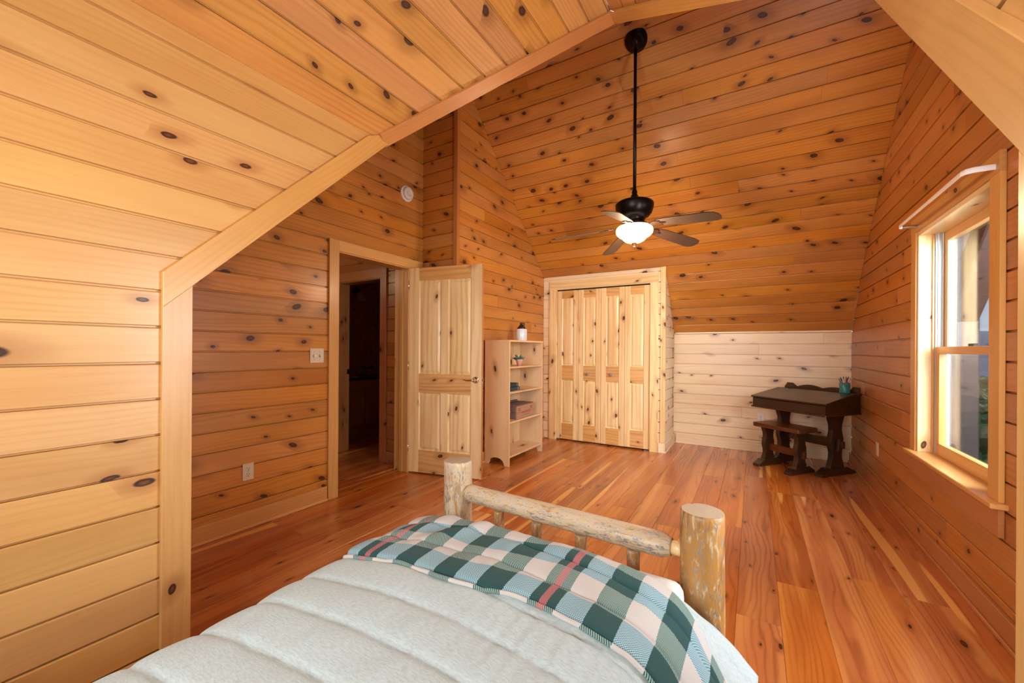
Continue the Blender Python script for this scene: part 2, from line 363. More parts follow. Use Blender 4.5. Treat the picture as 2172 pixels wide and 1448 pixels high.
# ------------------------------------------------------------------ planked surfaces
TH = .018
def clip_rect(poly, r):
    """does the convex poly cut the rectangle? returns ('in'|'out'|'cut', list of cutting edges)"""
    a0, a1, b0, b1 = r; cs = [(a0, b0), (a1, b0), (a1, b1), (a0, b1)]; cuts = []
    for i in range(len(poly)):
        p, q = poly[i], poly[(i+1) % len(poly)]; nx, ny = q[1]-p[1], p[0]-q[0]; l = math.hypot(nx, ny); nx /= l; ny /= l
        dd = [(c[0]-p[0])*nx+(c[1]-p[1])*ny for c in cs]
        if min(dd) > -1e-4: return 'out', []
        if max(dd) > 1e-4: cuts.append((p, (nx, ny)))
    return ('cut' if cuts else 'in'), cuts
def row_span(poly, b0, b1):
    xs = []
    for i in range(len(poly)):
        p, q = poly[i], poly[(i+1) % len(poly)]
        if b0 <= p[1] <= b1: xs.append(p[0])
        for b in (b0, b1):
            if (p[1]-b)*(q[1]-b) < 0: xs.append(p[0]+(q[0]-p[0])*(b-p[1])/(q[1]-p[1]))
    return (min(xs), max(xs)) if xs else None
def plank(parent, O, u, v, rect, poly, mat, gap=.0012, ch=.0045, name='plank', T=TH, jit=.0008):
    a0, a1, b0, b1 = rect
    st, cuts = clip_rect(poly, rect)
    if st == 'out' or a1-a0 < .01 or b1-b0 < .006: return None
    L, W = a1-a0, b1-b0; hw = W/2; ch = min(ch, hw*.4); e = .0006
    if ch > .004 and W > .05:      # lap siding: shallow channel along the lower edge, eased upper edge
        cs = [(-hw+gap*.5, -T), (-hw+gap*.5, -.0115), (-hw+.0070, -.0115), (-hw+.0080, -.0010), (-hw+.0092, 0), (hw-gap-.0032, 0), (hw-gap*.7, -.0034), (hw-gap*.5, -T)]
    else: cs = [(-hw+gap, -T), (-hw+gap, -ch), (-hw+gap+ch, 0), (hw-gap-ch, 0), (hw-gap, -ch), (hw-gap, -T)]
    n = len(cs); vs = [(x, y, z) for x in (-L/2+e, L/2-e) for y, z in cs]
    fs = [(i, (i+1) % n, n+(i+1) % n, n+i) for i in range(n)] + [tuple(range(n))[::-1], tuple(range(n, 2*n))]
    u = V(u).normalized(); v = V(v).normalized(); nn = u.cross(v)
    c = V(O)+u*(a0+a1)/2+v*(b0+b1)/2 + nn*(rng.random()-.5)*2*jit
    mw = basis(c, u, v)
    bm = bmesh.new(); bvs = [bm.verts.new(p) for p in vs]
    for q in fs: bm.faces.new([bvs[i] for i in q])
    bmesh.ops.recalc_face_normals(bm, faces=bm.faces)
    for p, nr in cuts:
        co = V((p[0]-(a0+a1)/2, p[1]-(b0+b1)/2, 0))
        r = bmesh.ops.bisect_plane(bm, geom=bm.verts[:]+bm.edges[:]+bm.faces[:], plane_co=co, plane_no=(nr[0], nr[1], 0), clear_outer=True)
        ed = [g for g in r['geom_cut'] if isinstance(g, bmesh.types.BMEdge)]
        if ed: bmesh.ops.edgeloop_fill(bm, edges=ed)
    if len(bm.faces) < 4: bm.free(); return None
    return mkbm(name, bm, mat, parent, mw)
def planking(parent, O, u, v, poly, mat, W=.1315, phase=0., joints=None, holes=(), back=True, T=TH, shell=True, gap=.0012, ch=.0045):
    bs = [p[1] for p in poly]; k0 = math.floor((min(bs)-phase)/W)
    O = V(O); u = V(u).normalized(); v = V(v).normalized(); nn = u.cross(v)
    k = k0
    while phase+k*W < max(bs):
        b0, b1 = phase+k*W, phase+(k+1)*W; k += 1
        b0c, b1c = max(b0, min(bs)), min(b1, max(bs))
        sp = row_span(poly, b0c, b1c)
        if sp is None: continue
        cutp = [sp[0]]
        if joints:
            x = sp[0]+rng.uniform(.25, joints[1])
            while x < sp[1]-.25: cutp.append(x); x += rng.uniform(*joints)
        cutp.append(sp[1])
        for i in range(len(cutp)-1):
            segs = [(cutp[i], cutp[i+1], b0c, b1c)]
            for h in holes:
                new = []
                for s in segs:
                    if s[1] <= h[0] or s[0] >= h[1] or s[3] <= h[2]+1e-4 or s[2] >= h[3]-1e-4: new.append(s); continue
                    if s[0] < h[0]: new.append((s[0], h[0], s[2], s[3]))
                    if s[1] > h[1]: new.append((h[1], s[1], s[2], s[3]))
                    m0, m1 = max(s[0], h[0]), min(s[1], h[1])
                    if s[2] < h[2]: new.append((m0, m1, s[2], h[2]))
                    if s[3] > h[3]: new.append((m0, m1, h[3], s[3]))
                segs = new
            for s in segs: plank(parent, O, u, v, s, poly, mat, T=T, gap=gap, ch=ch)
    if back: slab(parent, O-nn*(T+.0005), u, v, poly, .004, 'backing', holes)
    if shell: slab(parent, O-nn*(T+.006), u, v, poly, .09, 'shell', holes)
def slab(parent, O, u, v, poly, T, mat, holes=()):
    """sheathing behind the boards: convex poly minus rectangular holes, as one mesh"""
    u = V(u).normalized(); v = V(v).normalized(); pieces = [poly]
    bm = bmesh.new()
    a0, a1 = min(p[0] for p in poly), max(p[0] for p in poly); b0, b1 = min(p[1] for p in poly), max(p[1] for p in poly)
    xs = sorted({a0, a1, *[c for h in holes for c in h[:2]]}); ys = sorted({b0, b1, *[c for h in holes for c in h[2:]]})
    xs = [x for x in xs if a0 <= x <= a1]; ys = [y for y in ys if b0 <= y <= b1]
    for i in range(len(xs)-1):
        for j in range(len(ys)-1):
            cx, cy_ = (xs[i]+xs[i+1])/2, (ys[j]+ys[j+1])/2
            if any(h[0] < cx < h[1] and h[2] < cy_ < h[3] for h in holes): continue
            st, cuts = clip_rect(poly, (xs[i], xs[i+1], ys[j], ys[j+1]))
            if st == 'out': continue
            b = bmesh.new(); box_bm(xs[i+1]-xs[i], ys[j+1]-ys[j], T, 0, b, (cx, cy_, -T/2))
            for p, nr in cuts:
                r = bmesh.ops.bisect_plane(b, geom=b.verts[:]+b.edges[:]+b.faces[:], plane_co=(p[0], p[1], 0), plane_no=(nr[0], nr[1], 0), clear_outer=True)
                ed = [g for g in r['geom_cut'] if isinstance(g, bmesh.types.BMEdge)]
                if ed: bmesh.ops.edgeloop_fill(b, edges=ed)
            me = bpy.data.meshes.new('t'); b.to_mesh(me); b.free(); bm.from_mesh(me); bpy.data.meshes.remove(me)
    return mkbm('sheathing', bm, mat, parent, basis(O, u, v))
def S(name, label): return tag(thing(name), label=label, kind='structure')

# ------------------------------------------------------------------ room geometry
XL, XR, YN, YB, ZK = -3.01, .945, .71, 5.86, 1.48          # gable walls, near and far knee walls
YR_, XP, YC, XC = 3.19, -2.56, 5.16, -.93                  # return wall, partition, closet front, closet side
ZT, Y1, Y2 = 3.907, 3.13, 3.43                             # flat strip under the ridge
DL, DR, DZ, DXR, DZR, DB = -1.88, .2835, 2.465, -.80, 3.42, -.9   # dormer sides, eave height, ridge
BEND = (5.45, 1.985)
floor = S('floor', 'red-brown fir plank floor')
gf = .18; k = 0; x0 = -.065-gf*33
while x0+k*gf < XR+.02:
    a, b = x0+k*gf, x0+(k+1)*gf; k += 1; mid = (a+b)/2
    ys = DB if DL < mid < DR else (YN if mid > XL-.1 else 1.3)
    ye = YB+.02 if mid > XP-.1 else 5.3
    x = ys+rng.uniform(.5, 2.4); cuts = [ys]
    while x < ye-.4: cuts.append(x); x += rng.uniform(1.3, 3.0)
    cuts.append(ye)
    poly = [(-6.5, -20), (6.5, -20), (6.5, 20), (-6.5, 20)]
    for i in range(len(cuts)-1):
        plank(floor, (0, 0, 0), Y, -X, (cuts[i], cuts[i+1], -b, -a), poly, 'floor', gap=.0004, ch=.0012, jit=.0002)
slab(floor, (0, 0, -.019), X, Y, [(-6.5, -1.2), (1.2, -1.2), (1.2, 6.4), (-6.5, 6.4)], .12, 'shell')

wl = S('wall_left', 'left gable wall of knotty pine boards with the doorway')
DH = (2.165, 2.985, -.1, 2.075)
planking(wl, (XL, 0, 0), Y, Z, [(YN, 0), (YR_, 0), (YR_, ZT), (Y1, ZT), (YN, 1.488)], 'pine', phase=1.482, holes=[DH], shell=False)
slab(wl, (XL-.024, 0, 0), Y, Z, [(YN, 0), (YR_+.1, 0), (YR_+.1, ZT+.1), (YN, ZT+.1)], .09, 'shell', [DH])
wret = S('wall_return', 'short return wall above the open door')
planking(wret, (0, YR_, 0), X, Z, [(XL, 0), (XP-.02, 0), (XP-.02, ZT), (XL, ZT)], 'pine', phase=.05)
wp = S('wall_partition', 'partition wall of pine boards behind the bookcase')
planking(wp, (XP, 0, 0), Y, Z, [(YR_, 0), (5.18, 0), (5.18, 2.244), (Y2, ZT), (YR_, ZT)], 'pine', phase=.02, joints=(1.0, 2.2), shell=False)
wc = S('wall_closet', 'pale pine boards around the closet doors')
CH = (-2.36, -1.088, -.1, 2.085)
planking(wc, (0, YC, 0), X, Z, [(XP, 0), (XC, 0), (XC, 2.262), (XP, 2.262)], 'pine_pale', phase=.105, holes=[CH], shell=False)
wcs = S('wall_closet_side', 'pale pine side of the closet bump-out')
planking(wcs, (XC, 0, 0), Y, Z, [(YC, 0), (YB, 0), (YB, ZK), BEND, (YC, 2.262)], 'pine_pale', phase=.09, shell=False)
slab(wcs, (XC-.024, 0, 0), Y, Z, [(YC+.01, 0), (YB, 0), (YB, ZK), BEND, (YC+.01, 2.25)], .05, 'shell')
wb = S('wall_back', 'low back knee wall of pine boards with daylight glare in their pale tint')
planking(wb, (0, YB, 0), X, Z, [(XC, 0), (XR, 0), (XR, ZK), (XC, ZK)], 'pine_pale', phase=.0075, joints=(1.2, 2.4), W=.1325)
slab(wb, (0, YB+.03, 0), X, Z, [(-3.2, 0), (XC, 0), (XC, 1.6), (-3.2, 1.6)], .09, 'shell')
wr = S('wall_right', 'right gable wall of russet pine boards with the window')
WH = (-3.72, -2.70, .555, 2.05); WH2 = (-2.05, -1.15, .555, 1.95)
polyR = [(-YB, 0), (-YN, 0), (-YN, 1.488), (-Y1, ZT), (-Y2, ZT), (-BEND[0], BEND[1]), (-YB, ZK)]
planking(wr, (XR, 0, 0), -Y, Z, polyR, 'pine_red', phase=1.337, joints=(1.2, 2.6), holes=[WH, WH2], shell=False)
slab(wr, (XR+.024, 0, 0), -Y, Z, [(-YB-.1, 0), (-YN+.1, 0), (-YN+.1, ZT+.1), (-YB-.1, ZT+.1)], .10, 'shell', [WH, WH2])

ce = S('ceiling', 'steep sloping ceiling of knotty pine boards at the back')
sl = V((0, Y2-BEND[0], ZT-BEND[1])); LS = sl.length
planking(ce, (0, BEND[0], BEND[1]), X, sl, [(XP, 0), (XR, 0), (XR, LS), (XP, LS)], 'pine', phase=0., W=.1325, joints=(2.9, 3.6))
slab(ce, V((0, BEND[0], BEND[1]))+V((0, .1, .1)), X, sl, [(-3.3, -.2), (1.2, -.2), (1.2, LS+.2), (-3.3, LS+.2)], .05, 'shell')
ce2 = S('ceiling', 'lowest part of the sloping ceiling above the knee wall')
s2 = V((0, BEND[0]-YB, BEND[1]-ZK)); L2 = s2.length
planking(ce2, (0, YB, ZK), X, s2, [(XC, 0), (XR, 0), (XR, L2), (XC, L2)], 'pine', phase=.0, W=L2/5)
ce3 = S('ceiling', 'narrow flat board strip under the ridge')
planking(ce3, (0, Y2+.014, ZT), X, -Y, [(XL, 0), (XR, 0), (XR, Y2-Y1), (XL, Y2-Y1)], 'pine', phase=.0, W=.15, joints=(1.4, 2.6))
ce4 = S('ceiling', 'front roof slope pierced by the bed dormer')
s4 = V((0, Y1-YN, ZT-1.488)); L4 = s4.length; r2 = math.sqrt(2)
bB, bC = (1.69-YN)*r2, (2.64-YN)*r2
for poly in ([(-DL, 0), (-XL, 0), (-XL, L4), (-DL, L4)], [(-XR, 0), (-DR, 0), (-DR, L4), (-XR, L4)],
             [(-DXR, bC), (-DL, bB), (-DL, L4), (-DXR, L4)], [(-DR, bB), (-DXR, bC), (-DXR, L4), (-DR, L4)]):
    planking(ce4, (0, YN, 1.488), -X, s4, poly, 'pine', phase=.0, shell=False, back=False)
so = V((0, -.025, .025))
for poly in ([(-DL+.04, -.1), (-XL+.1, -.1), (-XL+.1, L4+.1), (-DL+.04, L4+.1)], [(-XR-.1, -.1), (-DR-.04, -.1), (-DR-.04, L4+.1), (-XR-.1, L4+.1)],
             [(-DXR, bC+.10), (-DL+.04, bB+.08), (-DL+.04, L4+.1), (-DXR, L4+.1)], [(-DR-.04, bB+.08), (-DXR, bC+.10), (-DXR, L4+.1), (-DR-.04, L4+.1)]):
    slab(ce4, V((0, YN, 1.488))+so, -X, s4, poly, .06, 'shell')
wn = S('wall_front', 'low front knee wall either side of the dormer')
for a0, a1 in ((-DL, -XL), (-XR, -DR)):
    planking(wn, (0, YN, 0), -X, Z, [(a0, 0), (a1, 0), (a1, 1.488), (a0, 1.488)], 'pine', phase=.0, shell=False, back=False)
    slab(wn, (0, YN-.024, 0), -X, Z, [(a0+.03 if a0 > 0 else a0-.1, 0), (a1+.1 if a0 > 0 else a1-.03, 0), (a1+.1 if a0 > 0 else a1-.03, 1.5), (a0+.03 if a0 > 0 else a0-.1, 1.5)], .06, 'shell')

wd = S('wall_dormer_left', 'left dormer wall of light honey pine boards')
bz = 1.3197+.1325
for poly in ([(DB, 0), (YN, 0), (YN, bz), (DB, bz)], [(DB, bz), (YN-.037, bz), (1.687, DZ), (DB, DZ)]):
    planking(wd, (DL, 0, 0), Y, Z, poly, 'pine_dormer', W=.1325, phase=1.3197, shell=False)
for poly in ([(DB-.1, 0), (YN-.12, 0), (YN-.12, bz), (DB-.1, bz)], [(DB-.1, bz), (YN-.15, bz), (1.57, DZ), (DB-.1, DZ)]): slab(wd, (DL-.024, 0, 0), Y, Z, poly, .08, 'shell')
wd2 = S('wall_dormer_right', 'right dormer wall of light honey pine boards')
for poly in ([(-YN, 0), (-DB, 0), (-DB, bz), (-YN, bz)], [(-YN+.037, bz), (-DB, bz), (-DB, DZ), (-1.687, DZ)]):
    planking(wd2, (DR, 0, 0), -Y, Z, poly, 'pine_dormer', W=.1325, phase=1.3197, shell=False)
for poly in ([(-YN+.12, 0), (-DB+.1, 0), (-DB+.1, bz), (-YN+.12, bz)], [(-YN+.15, bz), (-DB+.1, bz), (-DB+.1, DZ), (-1.57, DZ)]): slab(wd2, (DR+.024, 0, 0), -Y, Z, poly, .08, 'shell')
cd = S('ceiling_dormer', 'left pitch of the dormer ceiling in honey pine boards')
vl = V((DXR-DL, 0, DZR-DZ)); LD = vl.length
planking(cd, (DL, 0, DZ), Y, vl, [(DB, -.012), (1.68, -.012), (2.642, LD), (DB, LD)], 'pine_ceil', phase=.113, shell=False)
slab(cd, V((DL, 0, DZ))+V((-.02, 0, .026)), Y, vl, [(DB-.1, -.07), (1.53, -.07), (2.55, LD), (DB-.1, LD)], .06, 'shell')
cd2 = S('ceiling_dormer', 'right pitch of the dormer ceiling in honey pine boards')
vr = V((DXR-DR, 0, DZR-DZ)); LR = vr.length
planking(cd2, (DR, 0, DZ), -Y, vr, [(-1.68, -.012), (-DB, -.012), (-DB, LR), (-2.642, LR)], 'pine_ceil', phase=.113, shell=False)
slab(cd2, V((DR, 0, DZ))+V((.02, 0, .026)), -Y, vr, [(-1.53, -.07), (-DB+.1, -.07), (-DB+.1, LR), (-2.55, LR)], .06, 'shell')
wde = S('wall_dormer_end', 'window wall of the dormer behind the bed')
HD = (.13, 1.47, 1.0, 2.1)
planking(wde, (0, DB, 0), -X, Z, [(-DR, 0), (-DL, 0), (-DL, DZ), (-DXR, DZR), (-DR, DZ)], 'pine_dormer', phase=1.3197, holes=[HD])

# ------------------------------------------------------------------ trims
def S1(o, label): return tag(o, label=label, kind='structure')
def strip(name, label, p, q, wdir, w, t, ndir, mat, ext=(0, 0)):
    """board from p to q lying on a surface, growing along wdir by w and standing proud along ndir by t"""
    p, q = V(p), V(q); u = (q-p).normalized(); p = p-u*ext[0]; q = q+u*ext[1]
    wd_ = V(wdir); wd_ = (wd_-u*wd_.dot(u)).normalized(); c = (p+q)/2+wd_*w/2+V(ndir).normalized()*t/2
    return S1(board(name, None, c, u, wd_, ((q-p).length, w, t), mat, .002), label)
tw, tt = .092, .019
nL, nR = vl.cross(V((0, -1, 0))).normalized(), vr.cross(Y).normalized()
nL = V((DZR-DZ, 0, -(DXR-DL))).normalized(); nR = V((-(DZR-DZ), 0, (DXR-DR))).normalized()
kL, eL, rd = V((DL, YN, 1.488)), V((DL, 1.687, DZ)), V((DXR, 2.642, DZR)); kR, eR = V((DR, YN, 1.488)), V((DR, 1.687, DZ))
def dormer_trim(n1, n2, x, sgn, la, lb, mat='trim'):
    yb = YN-tw; k2 = tw*math.sqrt(2)
    p1 = [(0, yb), (0, YN), (1.488, YN), (1.488-tw, yb)]
    p2 = [(1.488-tw, yb), (1.488, YN), (2.472, YN+.984), (2.472+.02, YN+.984+.02-k2*.62), (2.44, YN+.952-k2), (1.488-tw+k2, yb)]
    mw = basis((x+sgn*tt/2, 0, 0), Z, Y)
    S1(prism(n1, None, p1[::-1], tt, mat, mw, .0015), la); q_ = math.sqrt(.5); p3 = [((a_+b_)*q_, (b_-a_)*q_) for a_, b_ in p2]
    S1(prism(n2, None, p3[::-1], tt, mat, basis((x+sgn*tt/2, 0, 0), (0, 1, 1), (0, 1, -1)), .0015), lb)
dormer_trim('trim_1', 'trim_2', DL, 1, 'upright corner board at the left dormer edge', 'sloping trim board rising from the left corner board')
dormer_trim('trim_6', 'trim_5', DR, -1, 'upright corner board at the right dormer edge', 'sloping trim board on the right dormer wall close to the camera')
strip('trim_3', 'long trim board along the left dormer valley', eL, rd, (0, -1, 0), tw*.95, tt, nL, 'trim_red', (.02, .0))
strip('trim_4', 'trim board along the right dormer valley', eR, rd, (0, -1, 0), tw*.95, tt, nR, 'trim', (.02, .0))
S1(bx('trim_7', None, (XP-.028, YR_-.016, 0), (XP+.018, YR_+.03, ZT), 'trim_red'), 'narrow corner board on the edge of the partition wall')
S1(bx('trim_8', None, (XC-.042, YC-.017, .12), (XC+.015, YC+.01, 2.26), 'door'), 'corner board on the edge of the closet wall')
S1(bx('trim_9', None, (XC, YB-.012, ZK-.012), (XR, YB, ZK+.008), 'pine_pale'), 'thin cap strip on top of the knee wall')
bb = .118
def baseb(n, label, lo, hi, mat, horiz):
    p = S('baseboard_'+n, label)
    bx('base_board', p, lo, hi, mat)
    l2, h2 = V(lo), V(hi); i = 0 if horiz == 'y' else 1
    return p, l2, h2
def base_x(n, label, x, y0, y1, sgn, mat):      # runs along Y on a wall x=const
    p = S('baseboard_'+n, label); a, b = sorted((x, x+sgn*.018)); bx('base_board', p, (a, y0, 0), (b, y1, bb), mat, 1, .003)
    a, b = sorted((x+sgn*.018, x+sgn*.028)); bx('shoe_moulding', p, (a, y0, 0), (b, y1, .02), mat, 1, .003)
def base_y(n, label, y, x0, x1, sgn, mat):
    p = S('baseboard_'+n, label); a, b = sorted((y, y+sgn*.018)); bx('base_board', p, (x0, a, 0), (x1, b, bb), mat, 0, .003)
    a, b = sorted((y+sgn*.018, y+sgn*.028)); bx('shoe_moulding', p, (x0, a, 0), (x1, b, .02), mat, 0, .003)
base_x('left', 'pine baseboard along the left wall', XL, YN, 2.075, 1, 'trim')
base_x('right', 'pine baseboard along the window wall', XR, YN, YB, -1, 'trim_red')
base_x('partition', 'pine baseboard along the partition wall', XP, YR_, YC, 1, 'trim')
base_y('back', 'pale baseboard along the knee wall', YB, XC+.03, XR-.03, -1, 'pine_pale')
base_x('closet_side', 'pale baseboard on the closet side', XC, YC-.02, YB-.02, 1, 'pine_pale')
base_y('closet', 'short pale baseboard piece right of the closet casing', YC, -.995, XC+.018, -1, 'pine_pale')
base_x('dormer_left', 'baseboard along the left dormer wall', DL, DB, YN-.1, 1, 'trim')

# doorway casing and jamb (left wall)
dw = S('door_casing_bedroom', 'pine casing around the bedroom doorway')
cz = 2.065
bx('casing', dw, (XL, 2.082, 0), (XL+.02, 2.172, cz+.088), 'trim')
bx('casing', dw, (XL, 2.172, cz), (XL+.02, YR_-.02, cz+.088), 'trim')
bx('casing', dw, (XL, 2.965, 0), (XL+.02, 3.055, cz), 'trim')
bx('jamb', dw, (XL-.15, 2.165, 0), (XL+.004, 2.185, cz+.01), 'trim')
bx('jamb', dw, (XL-.15, 2.965, 0), (XL+.004, 2.985, cz+.01), 'trim')
bx('jamb', dw, (XL-.15, 2.165, cz-.01), (XL+.004, 2.985, cz+.01), 'trim', 1)
bx('door_stop', dw, (XL-.09, 2.955, 0), (XL-.05, 2.966, cz-.01), 'trim')
bx('casing', dw, (XL-.17, 2.965, 0), (XL-.15, 3.03, cz+.08), 'trim')

# ------------------------------------------------------------------ panelled doors
def panel_door(parent, W, Hh, T, xs, zs, mat, top_arch=False):
    """frame-and-panel leaf: origin at lower left corner, x across, z up, y through; xs = openings in x, zs = openings in z"""
    st = [0]+[c for x in xs for c in x]+[W]
    hh = T/2
    for i in range(0, len(st), 2):
        inner = 0 < i < len(st)-2
        if not inner: bx('stile', parent, (st[i], -hh, 0), (st[i+1], hh, Hh), mat, 2, .0012)
        else:
            for z0, z1 in zs: bx('mullion', parent, (st[i], -hh, z0), (st[i+1], hh, z1), mat, 2, .0012)
    rz = [0]+[c for z in zs for c in z]+[Hh]
    for i in range(0, len(rz), 2): bx('rail', parent, (st[1], -hh, rz[i]), (st[-2], hh, rz[i+1]), 'door_rail' if mat == 'door' else mat, 0, .0012)
    for a0, a1 in xs:
        for z0, z1 in zs:
            bm = bmesh.new(); m1, m2 = .012, .034; w_, h_ = a1-a0, z1-z0
            rings = []
            for m, dep in ((0, -hh*.98), (m1*.55, -hh*.55), (m1, -hh*.35), (m2, -hh*.85)):
                for sgn in (1,):
                    rings.append([(a, m_, dep) for a, m_ in ((-h_/2+m, -w_/2+m), (h_/2-m, -w_/2+m), (h_/2-m, w_/2-m), (-h_/2+m, w_/2-m))])
            for side in (1, -1):
                vv = [[bm.verts.new((p[0], p[1], side*-p[2])) for p in r] for r in rings]
                for i in range(len(vv)-1):
                    for j in range(4): bm.faces.new((vv[i][j], vv[i][(j+1) % 4], vv[i+1][(j+1) % 4], vv[i+1][j]))
                bm.faces.new(vv[-1])
            mkbm('door_panel', bm, mat, parent, basis(((a0+a1)/2, 0, (z0+z1)/2), Z, X))

dr = thing('door', 'open knotty pine door with four raised panels and a silver lever handle', 'door', (-2.992, 2.992, .012), math.radians(12.4), kind='thing')
panel_door(dr, .795, 2.045, .035, [(.115, .36), (.44, .685)], [(.225, .80), (.985, 1.915)], 'door')
bx('edge_band', dr, (.795, -.0174, 0), (.7965, .0174, 2.045), 'trim_red', 2, 0)
hd = thing('lever_handle'); hd.parent = dr; hd.location = (.735, -.0175, .94)
turned('rosette', hd, [(.033, 0), (.033, .004), (.028, .011), (.014, .018), (.010, .03), (.012, .045), (.009, .05)], 'chrome', axis=(0, -1, 0), seg=28)
tube('lever', hd, [(0, -.045, 0), (-.02, -.048, .002), (-.045, -.05, .0), (-.075, -.05, -.004), (-.10, -.048, .004), (-.115, -.046, .006)], [.008, .008, .007, .0065, .006, .003], 'chrome', ell=.7)
bx('latch', dr, (.7965, -.011, .91), (.798, .011, .97), 'chrome'); bx('latch_bolt', dr, (.798, -.006, .932), (.808, .006, .948), 'chrome')
for z in (.2, 1.02, 1.83):
    turned('hinge', dr, [(.006, 0), (.006, .09)], 'chrome', loc=(-.006, -.02, z), seg=10)

cl = thing('closet_doors', 'pair of bifold knotty pine closet doors with round grey knobs', 'door', (0, YC+.012, 0), kind='thing')
xs4 = [-2.345, -2.033, -1.721, -1.409, -1.100]
for i in range(4):
    leaf = thing('door_leaf'); leaf.parent = cl; wv = xs4[i+1]-xs4[i]-.004
    leaf.location = (xs4[i]+.002, .0, .02); leaf.rotation_euler = (0, 0, math.radians((-1.0, 1.0)[i % 2]))
    panel_door(leaf, wv, 2.035, .03, [(.068, wv-.068)], [(.215, .815), (1.01, 1.93)], 'door')
for xk in (-1.892, -1.577):
    turned('knob', cl, [(.009, 0), (.009, .014), (.017, .02), (.0205, .028), (.018, .036), (.009, .039)], 'knob', (xk, -.018, .925), axis=(0, -1, 0), seg=20)
cc = S('trim_closet', 'pale pine casing around the closet opening')
bx('casing', cc, (-2.462, YC-.02, 0), (-2.352, YC, 2.08), 'door'); bx('casing', cc, (-1.095, YC-.02, 0), (-.998, YC, 2.08), 'door')
bx('casing', cc, (-2.462, YC-.02, 2.08), (-.998, YC, 2.188), 'door')
bx('jamb', cc, (-2.36, YC-.005, 0), (-2.348, YC+.09, 2.085), 'door'); bx('jamb', cc, (-1.10, YC-.005, 0), (-1.088, YC+.09, 2.085), 'door')
bx('jamb', cc, (-2.36, YC-.005, 2.073), (-1.088, YC+.09, 2.085), 'door', 0)
bx('track', cc, (-2.348, YC+.0, 2.056), (-1.10, YC+.03, 2.073), 'black', 0)
bx('floor_pivot', cc, (-2.345, YC-.02, 0), (-2.29, YC+.015, .016), 'zinc'); bx('floor_pivot', cc, (-1.16, YC-.02, 0), (-1.10, YC+.015, .014), 'zinc')
slab(wc, (0, YC+.6, 0), X, Z, [(-2.6, 0), (XC, 0), (XC, 2.2), (-2.6, 2.2)], .04, 'shell')
slab(wc, (0, YC+.105, 0), X, Z, [(XP-.05, 0), (XC-.02, 0), (XC-.02, 2.22), (XP-.05, 2.22)], .07, 'shell', [CH])

# ------------------------------------------------------------------ windows in the right wall
def gable_window(n, label, y0, y1, z0, z1, seen):
    w_ = S('window_%d' % n, label)
    co = .095; xf = XR-.02
    bx('casing', w_, (xf, y0-co, z0+.02), (XR, y0, z1+.01), 'trim'); bx('casing', w_, (xf, y1, z0+.02), (XR, y1+co-.005, z1+.01), 'trim')
    bx('head_casing', w_, (xf-.002, y0-co, z1+.01), (XR, y1+co-.005, z1+.105), 'trim', 1)
    bx('stool', w_, (xf-.035, y0-co-.03, z0-.005), (XR+.13, y1+co, z0+.02), 'trim', 1, .004)
    bx('apron', w_, (xf, y0-co, z0-.135), (XR, y1+co-.005, z0-.005), 'trim_red', 1)
    # extension jambs
    for nm, lo, hi, g in (('jamb', (XR-.01, y0, z0+.02), (XR+.115, y0+.018, z1), 2), ('jamb', (XR-.01, y1-.018, z0+.02), (XR+.115, y1, z1), 2),
                      ('head_jamb', (XR-.01, y0, z1-.018), (XR+.115, y1, z1+.01), 1)): bx(nm, w_, lo, hi, 'door', g)
    a0, a1 = y0+.018, y1-.018; b0, b1 = z0+.02, z1-.018; zm = 1.262
    bx('jamb_stop', w_, (XR+.055, a1-.012, b0), (XR+.066, a1, b1), 'trim', 2); bx('jamb_stop', w_, (XR+.055, a0, b0), (XR+.066, a0+.012, b1), 'trim', 2)
    for s in (0, 1):                                            # jamb liners with tracks
        ya, yb = ((a1-.02, a1) if s else (a0, a0+.02))
        bx('jamb_liner', w_, (XR+.066, ya, b0), (XR+.135, yb, b1), 'alu', 2)
        for xx in (.076, .098, .118): bx('liner_track', w_, (XR+xx, (ya-.006 if s else yb), b0), (XR+xx+.005, (ya if s else yb+.006), b1), 'white_metal', 2)
    a0 += .022; a1 -= .022
    def sash(nm, xx, s0, s1, bot, top):
        s = thing(nm); s.parent = w_; x1 = xx+.034
        bx('stile', s, (xx, a0, s0), (x1, a0+.05, s1), 'trim', 2); bx('stile', s, (xx, a1-.05, s0), (x1, a1, s1), 'trim', 2)
        bx('rail', s, (xx, a0+.05, s0), (x1, a1-.05, s0+bot), 'trim', 1); bx('rail', s, (xx, a0+.05, s1-top), (x1, a1-.05, s1), 'trim', 1)
        bx('glass_pane', s, (xx+.015, a0+.045, s0+bot-.005), (xx+.019, a1-.045, s1-top+.005), 'glass', 2, 0)
    sash('lower_sash', XR+.07, b0, zm+.02, .075, .045)
    sash('upper_sash', XR+.106, zm-.02, b1, .04, .06)
    bx('sash_lock', w_, (XR+.08, (a0+a1)/2-.03, zm+.02), (XR+.10, (a0+a1)/2+.03, zm+.035), 'bronze')
    bx('outer_casing', w_, (XR+.13, y1-.03, z0-.05), (XR+.17, y1+.07, z1+.07), 'porch', 2)
    bx('outer_casing', w_, (XR+.13, y0-.07, z0-.05), (XR+.17, y0+.03, z1+.07), 'porch', 2)
    return w_
gable_window(1, 'double-hung pine window with pale jambs on the right wall', 2.715, 3.70, .57, 2.035, True)
gable_window(2, 'added double-hung window out of view that lets in extra daylight', 1.17, 2.03, .57, 1.93, False)  # unseen window, added to bring more light into the room
w3 = S('window_3', 'dormer window behind the bed head')
